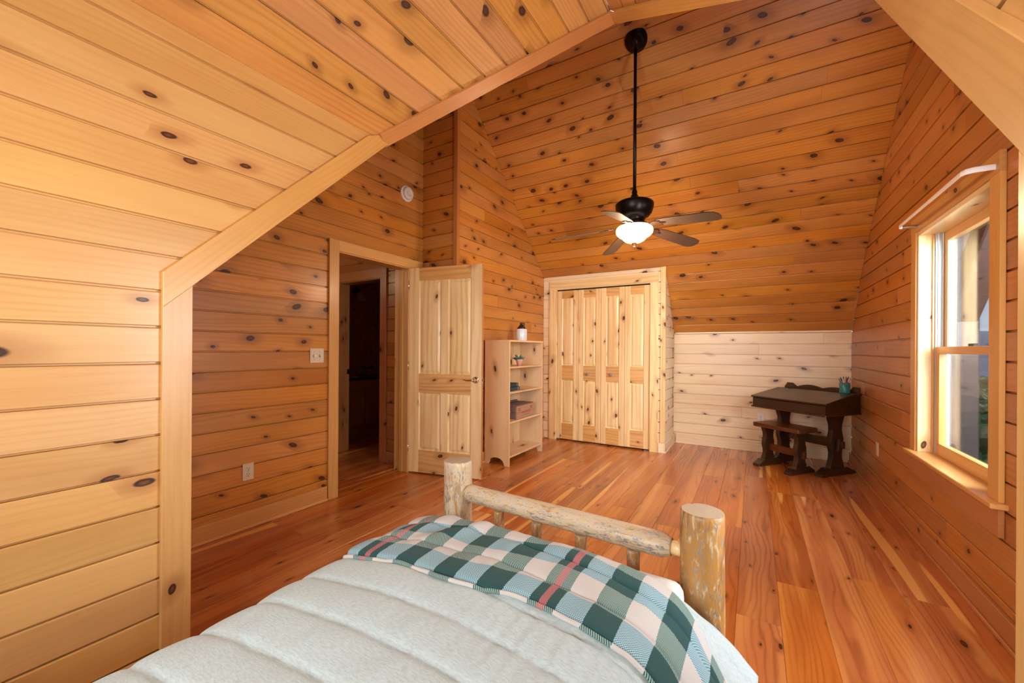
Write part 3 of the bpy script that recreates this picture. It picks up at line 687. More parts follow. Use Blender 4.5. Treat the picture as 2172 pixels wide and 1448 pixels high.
for lo, hi, g in (((-1.56, DB, .92), (-.04, DB+.02, 1.0), 0), ((-1.56, DB, 2.1), (-.04, DB+.02, 2.18), 0), ((-1.56, DB, 1.0), (-1.47, DB+.02, 2.1), 2), ((-.13, DB, 1.0), (-.04, DB+.02, 2.1), 2)): bx('casing', w3, lo, hi, 'trim', g)
bx('glass_pane', w3, (-1.47, DB-.06, 1.0), (-.13, DB-.055, 2.1), 'glass', 0, 0)
bx('mullion', w3, (-.82, DB-.075, 1.0), (-.78, DB-.03, 2.1), 'trim', 2)

# curtain rod
cr = thing('curtain_rod', 'white flat curtain rod bent around the top of the window', 'curtain rod', (XR, 0, 0))
tube('rod', cr, [(-.012, 2.655, 2.078), (-.09, 2.655, 2.078), (-.112, 2.668, 2.078), (-.120, 2.69, 2.078), (-.120, 3.1, 2.077)], .013, 'white_metal', seg=8, smooth=False, ell=.28)
tube('rod_sleeve', cr, [(-.120, 3.09, 2.077), (-.120, 3.60, 2.077), (-.117, 3.632, 2.077), (-.10, 3.645, 2.077)], .0115, 'white_metal', seg=8, smooth=False, ell=.28)
tube('rod_return', cr, [(-.10, 3.645, 2.077), (-.01, 3.66, 2.077)], .011, 'chrome', seg=8, smooth=False, ell=.3)
for y in (2.655, 3.66):
    bx('bracket', cr, (-.012, y-.012, 2.058), (.0, y+.012, 2.10), 'chrome')

# ------------------------------------------------------------------ hall and bathroom beyond the doorway
YH = 3.12
wh = S('wall_hall', 'hall wall of pine boards seen through the doorway')
HH = (-4.275, -3.555, -.1, 2.03)
planking(wh, (0, YH, 0), X, Z, [(-6, 0), (XL-.13, 0), (XL-.13, 2.5), (-6, 2.5)], 'pine_red', phase=.12, holes=[HH], shell=False)
slab(wh, (0, YH+.024, 0), X, Z, [(-6, 0), (XL-.13, 0), (XL-.13, 2.6), (-6, 2.6)], .08, 'shell', [HH])
hc = S('door_casing_bathroom', 'pine casing and jamb of the bathroom doorway')
bx('casing', hc, (-3.56, YH-.02, 0), (-3.462, YH, 2.035), 'pine_red', 2); bx('casing', hc, (-4.37, YH-.02, 0), (-4.272, YH, 2.035), 'pine_red', 2)
bx('casing', hc, (-4.37, YH-.02, 2.03), (-3.462, YH, 2.14), 'pine_red', 0)
bx('jamb', hc, (-4.29, YH-.01, 0), (-4.27, YH+.13, 2.035), 'pine_red', 2); bx('jamb', hc, (-3.56, YH-.01, 0), (-3.54, YH+.13, 2.035), 'pine_red', 2)
bx('jamb', hc, (-4.29, YH-.01, 2.02), (-3.54, YH+.13, 2.04), 'pine_red', 0); bx('door_stop', hc, (-4.272, YH+.05, 0), (-4.26, YH+.09, 2.02), 'pine_red', 2)
bx('strike_plate', hc, (-4.272, YH+.10, .93), (-4.266, YH+.128, .99), 'bronze')
base_y('hall', 'baseboard on the hall wall', YH, -3.46, XL-.16, -1, 'pine_red')
hs = S('wall_hall_far', 'plain far walls of hall and bathroom')
for lo, hi in (((-6.1, 1.2, 0), (-6.0, 5.4, 2.6)), ((-6.1, 1.2, 0), (XL-.1, 1.3, 2.6)), ((-5.66, YH+.1, 0), (-5.56, 5.2, 2.6)), ((-5.6, 5.1, 0), (-2.7, 5.2, 2.6)), ((-6.1, 1.2, 2.5), (XL-.11, 5.2, 2.6)),
               ((-2.9, YR_+.1, 0), (-2.75, 5.2, 4.2)), ((XL-.12, YR_+.02, 0), (-2.8, YR_+.1, 4.2))): bx('wall_panel', hs, lo, hi, 'pine_red', bev=0)
va = thing('bathroom_vanity', 'dark wooden bathroom vanity with two doors, seen through the far doorway', 'vanity cabinet', (-4.95, 4.03, 0))
bx('cabinet_body', va, (-.54, -.62, .10), (0, .62, .78), 'cabinet', 1); bx('toe_kick', va, (-.54, -.62, 0), (-.06, .62, .10), 'cabinet', 1)
bx('apron_rail', va, (0, -.62, .64), (.012, .62, .775), 'cabinet', 1); bx('counter_top', va, (-.56, -.64, .78), (.02, .64, .815), 'stone', 1); bx('backsplash', va, (-.56, -.64, .815), (-.535, .64, .93), 'cabinet', 1)
for s in (-1, 1):
    lf = thing('cabinet_door'); lf.parent = va; lf.location = (.012, -.30 if s < 0 else .008, .13); lf.rotation_euler = (0, 0, PI/2)
    panel_door(lf, .292, .50, .02, [(.05, .242)], [(.055, .445)], 'cabinet')
    turned('knob', lf, [(.005, 0), (.006, .012), (.013, .02), (.011, .028)], 'chrome', (.27 if s < 0 else .022, -.01, .455), axis=(0, -1, 0), seg=16)
turned('sink', None, [(.23, 0), (.235, .012), (.22, .016), (.19, .0), (.12, -.005)], 'ceramic', (-5.2, 3.86, .815), seg=32)
tag(bpy.context.scene.objects['sink'], 'white oval sink rim set in the dark bathroom counter', 'sink')
fa = thing('faucet', 'dark faucet behind the bathroom sink', 'faucet', (-5.44, 3.9, .815)); turned('faucet_base', fa, [(.025, 0), (.02, .02), (.012, .12)], 'bronze', seg=12); tube('spout', fa, [(0, 0, .1), (.03, 0, .15), (.09, 0, .14), (.11, 0, .10)], .01, 'bronze')
wl2 = thing('wall_lamp', 'unlit bell-shaped glass lamp on the bathroom wall', 'lamp', (-5.55, 4.33, 2.05))
turned('glass_shade', wl2, [(.03, .10), (.05, .09), (.07, .04), (.085, -.03), (.088, -.035)], 'ivory', (.12, 0, .0), cap=False); tube('lamp_arm', wl2, [(0, 0, .12), (.08, 0, .15), (.12, 0, .10)], .01, 'bronze'); turned('wall_plate', wl2, [(.05, 0), (.05, .01), (.02, .02)], 'bronze', (0, 0, .12), axis=(1, 0, 0))
tw_ = thing('hanging_towel', 'pale towel hanging on the bathroom wall at the left of the opening', 'towel', (-5.54, 4.16, 1.2))
vs, fs = [], []
for i in range(9):
    for j in range(7):
        q = j/6; wdt = .05+.05*(1-q); vs.append((.03+.012*math.sin(i*2.1)*(1-q), (i/8-.5)*2*wdt, q*.36))
for i in range(8):
    for j in range(6): a = i*7+j; fs.append((a, a+7, a+8, a+1))
o = mk('towel_cloth', vs, fs, 'towel', tw_, smooth=True); md = o.modifiers.new('t', 'SOLIDIFY'); md.thickness = .012
turned('towel_hook', tw_, [(.008, 0), (.008, .05)], 'bronze', (0, 0, .36), axis=(1, 0, 0), seg=8)
def succulent(parent, r, n, mat='leaf', h=.05, seed=1, lean=(0, 0)):
    rg = random.Random(seed)
    for i in range(n):
        a = rg.uniform(0, 2*PI); L = rg.uniform(.6, 1.)*r; el = rg.uniform(.25, 1.2)
        d_ = V((math.cos(a)*math.cos(el)+lean[0], math.sin(a)*math.cos(el)+lean[1], math.sin(el))).normalized(); b = V((math.cos(a), math.sin(a), 0))*r*.12+V((0, 0, h))
        m_ = b+d_*L*.55+V((0, 0, .004)); e_ = b+d_*L
        tube('leaf', parent, [b, b+d_*L*.25, m_, e_], [r*.06, r*.13, r*.12, r*.02], mat, seg=6, ell=.55)
bp_ = thing('potted_plant', 'small potted plant on the dark bathroom counter', 'plant', (-5.35, 4.43, .815))
turned('pot', bp_, [(.03, 0), (.045, .07), (.05, .075), (.05, .09)], 'terracotta', seg=20); succulent(bp_, .11, 12, h=.09)

# ------------------------------------------------------------------ ceiling fan
FX, FY = -.868, 3.45
fan = thing('ceiling_fan', 'bronze ceiling fan with five brown blades and a lit frosted bowl on a long downrod', 'ceiling fan', (FX, FY, 0))
nslope = V((0, sl.z, -sl.y)).normalized()*-1        # towards the room
zc = 7.165-.95*FY-.017
turned('canopy', fan, [(.092, 0), (.094, .012), (.086, .026), (.080, .030), (.078, .046), (.062, .058), (.050, .062), (.047, .078), (.030, .092), (.020, .098)], 'bronze', (0, .02, zc), axis=nslope, seg=40)
turned('downrod', fan, [(.0135, 2.53), (.0135, zc-.02)], 'bronze', (0, 0, 0), seg=20)
turned('rod_collar', fan, [(.017, 2.60), (.024, 2.57), (.020, 2.56), (.030, 2.545), (.033, 2.53), (.052, 2.518), (.056, 2.505), (.06, 2.50)], 'bronze', seg=28)
turned('motor_housing', fan, [(.058, 2.505), (.10, 2.50), (.140, 2.488), (.153, 2.478), (.157, 2.468), (.156, 2.455), (.152, 2.43), (.140, 2.395), (.118, 2.368), (.095, 2.355), (.085, 2.345), (.082, 2.32), (.088, 2.31)], 'bronze', seg=48)
turned('light_fitter', fan, [(.085, 2.312), (.105, 2.306), (.108, 2.296), (.112, 2.286), (.112, 2.280)], 'copper', seg=40)
turned('glass_bowl', fan, [(.100, 2.290), (.138, 2.282), (.149, 2.268), (.153, 2.248), (.148, 2.226), (.128, 2.205), (.105, 2.193), (.095, 2.180), (.080, 2.165), (.055, 2.153), (.02, 2.147)], 'lampglass', seg=48)
turned('finial', fan, [(.012, 2.150), (.019, 2.146), (.021, 2.138), (.012, 2.130), (.013, 2.124), (.006, 2.116)], 'copper', seg=18)
for i in range(5):
    a = math.radians(-162.5+72*i); bl = thing('fan_blade'); bl.parent = fan; bl.location = (0, 0, 2.30); bl.rotation_euler = (0, math.radians(7.2), a)
    # outline: narrow root, wide clipped tip
    pts = [(.20, -.045), (.30, -.062), (.62, -.070), (.675, -.060), (.70, -.030), (.705, .010), (.695, .045), (.665, .068), (.62, .072), (.30, .060), (.20, .045), (.185, 0)]
    mw = Matrix.Rotation(math.radians(-12), 4, 'X')
    prism('blade_board', bl, pts, .006, 'bladewood', mw, .0008)
    ir = [(.10, -.012), (.15, -.014), (.18, -.035), (.215, -.042), (.25, -.030), (.235, -.012), (.27, -.008), (.285, 0), (.27, .008), (.235, .012), (.25, .030), (.215, .042), (.18, .035), (.15, .014), (.10, .012)]
    prism('blade_iron', bl, ir, .006, 'copper', mw @ Matrix.Translation((0, 0, -.007)), .001)
light('hall_fill', 'POINT', (-4.4, 2.0, 2.2), (0, 0, -1), 9, 'ffe2bc', shadow_soft_size=.1)  # added unseen fill to brighten the hall, no fixture behind it
light('fan_lamp', 'POINT', (FX, FY, 2.04), (0, 0, -1), 42, 'ffdcb4', shadow_soft_size=.12)

# ------------------------------------------------------------------ wall devices
def plate(name, label, cat, c, nrm, up=(0, 0, 1), kind='outlet', w=.072, h=.116, mat='ivory', group=None):
    t = thing(name, label, cat, group=group); n_ = V(nrm); u_ = V(up).cross(n_).normalized(); mw = basis(c, u_, V(up)); t.matrix_world = mw
    mkbm('cover_plate', box_bm(w, h, .006, .002), mat, t, Matrix.Translation((0, 0, .003)))
    if kind == 'outlet':
        for s in (-1, 1):
            turned('receptacle', t, [(.0165, .0), (.0165, .0075), (.015, .008)], mat, (0, s*.0205, 0), seg=24)
            for q in (-1, 1): mkbm('slot', box_bm(.0026, .009, .001), 'slot', t, Matrix.Translation((q*.0062, s*.0205+.004, .0083)))
            turned('ground_hole', t, [(.0032, .0), (.0032, .0011)], 'slot', (0, s*.0205-.008, .0078), seg=12)
        turned('screw', t, [(.003, 0), (.003, .0008)], 'zinc', (0, 0, .006), seg=10)
    else:
        turned('rotary_knob', t, [(.0145, 0), (.0135, .014), (.011, .016)], 'white_plastic', (-.023, -.002, .006), seg=24)
        mkbm('switch_slot', box_bm(.009, .024, .001), 'slot', t, Matrix.Translation((.023, 0, .0064)))
        mkbm('toggle', box_bm(.007, .012, .012, .001), 'white_plastic', t, Matrix.Translation((.023, .004, .010)) @ Matrix.Rotation(-.4, 4, 'X'))
        for q in (-.023, .023):
            for s in (-1, 1): turned('screw', t, [(.0026, 0), (.0026, .0008)], 'zinc', (q, s*.03, .006), seg=10)
    return t
plate('light_switch', 'ivory two-gang wall plate with dimmer knob and toggle beside the doorway', 'light switch', (XL+.0005, 1.985, 1.187), X, kind='switch', w=.118, h=.116)
plate('wall_outlet', 'ivory double outlet low on the left wall', 'outlet', (XL+.0005, 1.475, .388), X)
plate('wall_outlet', 'white outlet on the pale knee wall behind the desk', 'outlet', (.079, YB-.0005, .420), -Y, mat='white_plastic')
plate('wall_outlet', 'beige outlet low on the window wall between desk and window', 'outlet', (XR-.0005, 4.72, .39), -X)
sd = thing('smoke_alarm', 'round white smoke alarm high on the left wall', 'smoke alarm'); sd.matrix_world = basis((XL, 2.945, 2.802), Y, Z)
turned('mounting_base', sd, [(.078, 0), (.080, .006), (.078, .014), (.070, .018)], 'white_plastic', seg=48)
turned('alarm_cover', sd, [(.060, .014), (.062, .034), (.058, .044), (.050, .048), (.022, .049), (.021, .044), (.016, .044), (.015, .048), (.004, .048)], 'white_plastic', seg=48)
turned('test_button', sd, [(.007, .047), (.007, .051), (.005, .052)], 'ivory', (0, .028, 0), seg=16)

# ------------------------------------------------------------------ bookcase and what stands on it
BX0, BX1, BY0, BY1, BH = -2.535, -2.222, 3.668, 4.462, 1.330
bc = thing('bookcase', 'open pine bookcase with arched side feet and three middle shelves', 'bookcase', (BX0, BY0, 0))
D_, W_ = BX1-BX0, BY1-BY0
def side(y):
    pts = [(0, 0), (.05, 0)]
    for i in range(13):
        t_ = i/12; a = PI*t_; pts.append((.155-.095*math.cos(a), .018+.062*math.sin(a)))
    pts += [(.262, 0), (D_, 0), (D_, BH), (0, BH)]
    pts2 = [(p[1], p[0]) for p in pts][::-1]     # grain (x) runs vertically
    prism('side_panel', bc, pts2, .02, 'shelfwood', basis((0, y, 0), Z, X))
side(.01); side(W_-.01)
bx('top_board', bc, (-.002, -.0, BH-.002), (D_+.003, W_, BH+.017), 'shelfwood', 1)
for z in (1.042, .77, .45, .085): bx('shelf', bc, (.005, .02, z), (D_-.004, W_-.02, z+.018), 'shelfwood', 1)
for i in range(5):
    yy = .02+(W_-.04)*i/5; bx('back_board', bc, (.0, yy+.0006, .06), (.006, yy+(W_-.04)/5-.0006, BH-.003), 'shelfwood', 2)
BZ = BH+.017
jug = thing('stoneware_jug', 'white stoneware jug with brown neck and loop handle on top of the bookcase', 'jug', (-2.36, 4.17, BZ))
turned('jug_body', jug, [(.060, 0), (.0635, .006), (.0655, .06), (.0655, .125), (.063, .137), (.058, .142)], 'ceramic', seg=40)
turned('jug_neck', jug, [(.059, .141), (.050, .155), (.034, .175), (.022, .190), (.018, .196), (.018, .206), (.021, .209), (.021, .215), (.012, .216)], 'brownglaze', seg=40)
tube('jug_handle', jug, [(.006, .018, .209), (.008, .034, .214), (.010, .046, .208), (.010, .050, .195), (.008, .044, .178)], .006, 'brownglaze', ell=1.3)
pp = thing('succulent_pot', 'little pink clay pot with green succulent on the upper shelf', 'plant', (-2.29, 4.0, 1.06))
turned('pot', pp, [(.024, 0), (.036, .052), (.037, .054), (.040, .056), (.041, .074), (.036, .075), (.034, .062)], 'terracotta', seg=28)
turned('soil', pp, [(.034, .060), (.034, .064)], 'soil', seg=16); succulent(pp, .085, 26, h=.062, seed=4, lean=(-.1, .0)); 
for i in range(4): tube('leaf', pp, [(0, -.01-i*.016, .075), (.0, -.025-i*.016, .088+i*.003), (.0, -.034-i*.016, .083)], [.004, .008, .002], 'leaf', seg=6)
def book(label, loc, rz, L, Wd, T, mat):
    b = thing('book', label, 'book', loc, rz, group=None)
    bx('cover', b, (0, 0, 0), (Wd, L, .003), mat); bx('cover', b, (0, 0, T-.003), (Wd, L, T), mat); bx('page_block', b, (.004, .004, .003), (Wd-.006, L-.004, T-.003), 'pages')
    bx('spine', b, (Wd-.006, 0, .001), (Wd+.003, L, T-.001), mat, 1, .003)
    for q in (.15, .85): bx('spine_band', b, (Wd+.0025, L*q-.004, .004), (Wd+.004, L*q+.004, T-.004), 'pages' if q > .5 else mat, 1)
book('dark teal book on top of the small stack on the middle shelf', (-2.42, 3.765, .829), .04, .215, .135, .040, 'bookA')
book('blue-green book at the bottom of the small stack on the middle shelf', (-2.425, 3.76, .788), -.02, .225, .145, .041, 'bookB')
crt = thing('wooden_crate', 'weathered wooden crate with red stencil lettering on the bookcase shelf', 'crate', (-2.25, 3.875, .468), math.radians(2))
CL, CWd, CHh = .44, .25, .152
for i in range(2): bx('end_board', crt, (-.012, 0, i*.071+.001), (0, CL, i*.071+.070), 'crate', 1); bx('end_board', crt, (-CWd, 0, i*.071+.001), (-CWd+.012, CL, i*.071+.070), 'crate', 1)
for i in range(2): bx('side_board', crt, (-CWd+.012, 0, i*.071+.001), (-.012, .012, i*.071+.070), 'crate_dark', 0); bx('side_board', crt, (-CWd+.012, CL-.012, i*.071+.001), (-.012, CL, i*.071+.070), 'crate', 0)
for i in range(9): bx('finger_joint', crt, (-.014, -.0008, .006+i*.016), (.0006, .012, .013+i*.016), 'crate_dark', 1, 0)
bx('bottom_board', crt, (-CWd, 0, -.0), (0, CL, .006), 'crate_dark', 1)
for i in range(3): bx('lid_slat', crt, (-CWd+i*.083, .0, .142), (-CWd+i*.083+.078, CL, .151), 'crate_dark', 1)
bx('lid_cleat', crt, (-CWd+.0, .0, .151), (-CWd+.03, CL, .165), 'crate_dark', 1)
tube('rope_handle', crt, [(-.16, 0, .09), (-.15, -.016, .078), (-.12, -.022, .070), (-.09, -.016, .073), (-.08, 0, .085)], .005, 'fringe', seg=8)
tm = lambda y, z: basis((.0008, y, z), Y, Z)
text('stencil_text', crt, 'WINCHESTER', .036, 'ink_red', tm(.235, .062))
for y_, n_ in ((.07, 2), (.375, 2)):
    for j in range(n_): bx('faded_stencil', crt, (.0004, y_-.035+j*.006, .108-j*.018), (.0010, y_+.03-j*.004, .116-j*.018), 'ink', 1, 0)
bx('faded_stencil', crt, (.0004, .12, .030), (.0010, .33, .036), 'crate_dark', 1, 0)

# ------------------------------------------------------------------ writing desk with bench
def trestle(parent, x, yc, Hh, w, T, foot_l, foot_w, mat):
    n = 24; prof = []
    for i in range(n+1):
        t_ = i/n; z = .055+(Hh-.055)*t_
        ww = w*(.46+.095*math.cos(t_*2*PI*2.0)+.03*math.cos(t_*PI*2))
        if t_ > .93: ww = w*.60
        prof.append((z, ww))
    pts = [(z, -ww) for z, ww in prof]+[(z, ww) for z, ww in prof[::-1]]
    pts = [(z, y*.88) for z, y in pts]
    prism('trestle_leg', parent, pts[::-1], T, mat, basis((x, yc, 0), Z, Y), .003)
    h = foot_l/2
    fp = [(-h, 0), (-h, .028), (-h*.80, .042), (-h*.62, .058), (-h*.55, .072), (h*.55, .072), (h*.62, .058), (h*.80, .042), (h, .028), (h, 0)]
    prism('foot', parent, fp[::-1], foot_w, mat, basis((x, yc, 0), Y, Z), .003)
dk = thing('writing_desk', 'dark stained slant-top writing desk on carved trestle legs in the corner', 'desk', (-.004, 5.372, 0), math.radians(-39.5))
DW, DD, Z0 = .775, .52, .615
for x_ in (.115, .655): trestle(dk, x_, .335, Z0, .20, .048, .50, .085, 'darkwood')
bx('bottom_board', dk, (-.012, -.015, Z0), (DW+.012, DD+.0, Z0+.018), 'darkwood', 0, .004)
zf, zr = .735, .815
for x_ in (.009, DW-.009):
    prism('side_panel', dk, [(0, Z0+.018), (DD, Z0+.018), (DD, zr-.012), (.40, zr-.012), (0, zf-.012)][::-1], .018, 'darkwood', basis((x_, 0, 0), Y, Z))
bx('front_panel', dk, (.018, 0, Z0+.018), (DW-.018, .018, zf-.016), 'darkwood', 0); bx('back_panel', dk, (.018, DD-.018, Z0+.018), (DW-.018, DD, zr-.012), 'darkwood', 0)
ld = V((0, .415, zr-zf)); c_ = V((DW/2, .20, (zf+zr)/2))
board('sloping_lid', dk, c_, X, ld, (DW+.03, ld.length+.02, .018), 'darkwood', .004)
bx('rear_ledge', dk, (-.012, .405, zr-.012), (DW+.012, DD+.005, zr+.006), 'darkwood', 0, .003)
for x_, w_ in ((.10, .035), (.17, .02), (.26, .05), (.33, .02), (.52, .06), (.61, .03), (.75, .02)): bx('worn_chip', dk, (x_, -.0105, zf-.004), (x_+w_, -.0085, zf-.001), 'pine_pale', 0, 0)
bx('worn_chip', dk, (DW+.0125, -.0165, Z0+.004), (DW+.0135, -.012, Z0+.014), 'pine_pale', 2, 0)
for x_ in (.14, DW-.14): bx('lid_hinge', dk, (x_-.03, .395, zr+.002), (x_+.03, .42, zr+.0085), 'bronze')
cp = [(0, 0), (DW, 0), (DW, .065), (DW-.06, .068), (DW-.085, .03)]
for i in range(1, 20):
    t_ = i/20; x_ = DW-.09-(DW-.09-.15)*t_; cp.append((x_, .024+.030*abs(math.sin(t_*PI*2))**.8*(1 if t_ > .5 else .8)))
cp += [(.145, .022), (.11, .045), (.095, .062), (.03, .062), (.01, .022), (0, .018)]
prism('back_crest', dk, cp, .016, 'darkwood', basis((0, DD-.008, zr+.004), X, Z), .002)
bx('stretcher', dk, (.14, .325, .27), (.63, .355, .36), 'darkwood', 0); bx('tenon', dk, (.679, .320, .275), (.735, .360, .345), 'darkwood', 0, .004)
board('wedge', dk, (.700, .312, .305), V((0, .12, 1)), X, (.12, .022, .018), 'darkwood', .003)
bn = thing('bench', 'small dark wooden trestle bench with a reddish worn seat in front of the desk', 'bench', (.283, 5.185, 0), math.radians(-37.9))
def rounded(L, Wd, r, n=5):
    o = []
    for cx, cy_, a0 in ((L/2-r, Wd/2-r, 0), (-L/2+r, Wd/2-r, 90), (-L/2+r, -Wd/2+r, 180), (L/2-r, -Wd/2+r, 270)):
        for i in range(n): a = math.radians(a0+90*i/(n-1)); o.append((cx+r*math.cos(a), cy_+r*math.sin(a)))
    return o
prism('seat', bn, rounded(.515, .305, .035), .042, 'benchwood', Matrix.Translation((0, 0, .442)), .004)
for x_ in (-.165, .175): trestle(bn, x_, -.02, .422, .155, .045, .36, .075, 'darkwood')
bx('stretcher', bn, (-.14, -.032, .165), (.15, -.006, .235), 'benchwood', 0); bx('tenon', bn, (.198, -.036, .155), (.228, .010, .225), 'benchwood', 0, .004)
bx('wedge', bn, (.205, -.046, .178), (.218, .024, .192), 'darkwood', 1, .002)
dkm = Matrix.Translation((-.004, 5.372, 0)) @ Matrix.Rotation(math.radians(-39.5), 4, 'Z')
cpos = dkm @ V((.665, .462, zr+.006))
cup = thing('pencil_cup', 'round teal metal cup full of pens on the desk ledge', 'pencil cup', cpos)
turned('cup_wall', cup, [(.001, .003), (.041, .003), (.043, 0), (.044, .002), (.044, .105), (.042, .106), (.0415, .104), (.0405, .006)], 'cup', seg=40, cap=False)
for z_ in (.012, .092): turned('rib', cup, [(.0442, z_-.003), (.0452, z_), (.0442, z_+.003)], 'cup', cap=False, seg=40)
pens = [('b23a34', 'red'), ('2c4f9c', 'blue'), ('e8e8e8', 'white'), ('272a30', 'black'), ('4a86c4', 'light blue'), ('7a3b52', 'plum'), ('e4e6ea', 'white-barrelled'), ('2f3a66', 'navy'), ('d9cf4a', 'yellow'), ('8a6a58', 'brown'), ('4c6ea8', 'slate blue'), ('d48e8e', 'pink')]
for i, (c_, nm_) in enumerate(pens):
    mt = plain('pen_'+nm_.replace(' ', '_').replace('-', '_'), c_, .35); a = 2*PI*i/12+.2; rr = .012+.016*(i % 2); tip = V((math.cos(a)*.036*(1 if i % 3 else .5), math.sin(a)*.036, 0))
    b0 = V((-tip.x*.3, -tip.y*.3, .006)); b1 = V((tip.x*1.25, tip.y*1.25, .152+.012*math.sin(i*2.3)))
    if Vector((b1.x, b1.y)).length > .045:
        pass
    t = thing('pen', nm_+' pen standing in the teal cup', 'pen', cpos, group='pens in the teal cup')
    dv = (b1-b0).normalized(); tube('barrel', t, [b0, b1], .0036, mt, seg=8); tube('cap', t, [b1-dv*.03, b1+dv*.006], .0043, 'white_plastic' if i % 4 == 2 else mt, seg=8)

# ------------------------------------------------------------------ log bed
def log(name, parent, p, q, r0, r1=None, mat='log', amt=.35, ends=(0, 0), seg=36, crack=None, rough=.05, facet=0, seed=0):
    p, q = V(p), V(q); L = (q-p).length; r1 = r1 or r0; nl = max(6, int(L/.025)); vs, fs, fm = [], [], []
    prof = []
    for i in range(nl+1):
        t_ = i/nl; x = L*t_; r = r0+(r1-r0)*t_
        if ends[0] and x < ends[0]: r *= .72+.28*math.sqrt(max(0, x/ends[0]))
        if ends[1] and L-x < ends[1]: r *= .72+.28*math.sqrt(max(0, (L-x)/ends[1]))
        prof.append((x, r))
    prof = [(0, prof[0][1]*.94)]+[(prof[0][0]+.005, prof[0][1])]+prof[1:-1]+[(L-.005, prof[-1][1]), (L, prof[-1][1]*.94)]
    for x, r in prof:
        for k_ in range(seg):
            a = 2*PI*k_/seg; nz = noise.noise(V((x*3+seed, math.cos(a)*1.3, math.sin(a)*1.3)))*rough+noise.noise(V((x*9+seed, math.cos(a)*3, math.sin(a)*3)))*rough*.5
            rr = r*(1+nz)
            if facet: rr *= 1-.06*abs(math.sin(a*facet/2+seed))
            if crack is not None:
                da = abs((a-crack-.12*math.sin(x*9)+PI) % (2*PI)-PI)
                if da < .10: rr *= .90
            vs.append((x, rr*math.cos(a), rr*math.sin(a)))
    n = len(prof)
    for j in range(n-1):
        for k_ in range(seg): q_ = (k_+1) % seg; fs.append((j*seg+k_, (j+1)*seg+k_, (j+1)*seg+q_, j*seg+q_)); fm.append(0)
    for j, s_ in ((0, 1), (n-1, -1)):
        c = len(vs); x, r = prof[j]; vs.append((x-s_*.004, 0, 0))
        for k_ in range(seg):
            q_ = (k_+1) % seg; fs.append((c, j*seg+k_, j*seg+q_) if s_ > 0 else (c, j*seg+q_, j*seg+k_)); fm.append(1)
    u = (q-p)/L; vv = X if abs(u.x) < .9 else Z
    o = mk(name, vs, fs, mat, parent, basis(p, u, vv), True, ['endgrain'], fm); o.color = (amt, 0, 0, 1)
    for pl in o.data.polygons[-2*seg:]: pl.use_smooth = False
    return o
bed = thing('log_bed', 'single bed of peeled logs with round footboard posts and rail', 'bed', (0, 0, 0))
PLx, PLy, PRx, PRy, PT = -1.207, 1.528, -.141, 1.464, .722
log('foot_post', bed, (PLx, PLy, 0), (PLx, PLy, PT-.002), .069, .066, amt=.25, crack=-1.1, seed=3)
log('foot_post', bed, (PRx, PRy, 0), (PRx, PRy, PT+.002), .070, .067, amt=1.0, crack=2.2, seed=9)
u_ = V((PRx-PLx, PRy-PLy, 0)).normalized(); pl_, pr_ = V((PLx, PLy, .578)), V((PRx, PRy, .578))
log('foot_rail', bed, pl_+u_*.055, pr_-u_*.095, .039, .043, amt=.1, ends=(.02, .04), seed=5)
turned('rail_tenon', bed, [(.024, 0), (.024, .05)], 'door', pr_-u_*.10, axis=u_, seg=24)
turned('rail_tenon', bed, [(.024, 0), (.024, .05)], 'door', pl_+u_*.03, axis=u_, seg=24)
log('lower_rail', bed, V((PLx, PLy, .26))+u_*.05, V((PRx, PRy, .26))-u_*.05, .036, .038, amt=.3, seed=6)
for i, xs_ in enumerate((-.965, -.770, -.572, -.368)):
    c = pl_+u_*((xs_-PLx)/u_.x)
    log('spindle', bed, (c.x, c.y, .27), (c.x, c.y, .532), .024, .024, amt=.8, facet=6, seed=20+i*3, seg=24, rough=.03)
    turned('spindle_tenon', bed, [(.014, 0), (.014, .04)], 'log', (c.x, c.y, .53), seg=12)
HYB = -.62
for x_ in (PLx+.01, PRx+.005): log('head_post', bed, (x_, HYB, 0), (x_, HYB, 1.05), .070, .066, amt=.4, seed=12+x_)
for z_ in (.55, .92): log('head_rail', bed, (PLx+.06, HYB, z_), (PRx-.06, HYB, z_), .042, .042, amt=.3, seed=z_*9)
for i in range(4): log('spindle', bed, (PLx+.22+i*.205, HYB, .58), (PLx+.22+i*.205, HYB, .89), .024, amt=.7, facet=6, seed=40+i, seg=20)
for x_ in (PLx+.02, PRx-.02): log('side_rail', bed, (x_, HYB+.05, .27), (x_, 1.42, .27), .045, .045, amt=.3, seed=33+x_)
def soft_box(name, lo, hi, mat, r, parent=None, n=10):
    bm = box_bm(hi[0]-lo[0], hi[1]-lo[1], hi[2]-lo[2], 0)
    bmesh.ops.bevel(bm, geom=bm.edges[:], offset=r, segments=4, affect='EDGES', profile=.6)
    return mkbm(name, bm, mat, parent, Matrix.Translation(((lo[0]+hi[0])/2, (lo[1]+hi[1])/2, (lo[2]+hi[2])/2)), True)
tag(soft_box('box_spring', (-1.15, -.53, .20), (-.19, 1.38, .35), 'mattress', .03), 'thin foundation under the mattress', 'box spring')
tag(soft_box('mattress', (-1.16, -.54, .352), (-.18, 1.39, .525), 'mattress', .05), 'single mattress almost hidden by the sage comforter', 'mattress')
tag(soft_box('pillow', (-1.0, -.50, .585), (-.35, -.15, .70), 'pillow', .055), 'white pillow at the head of the bed', 'pillow')

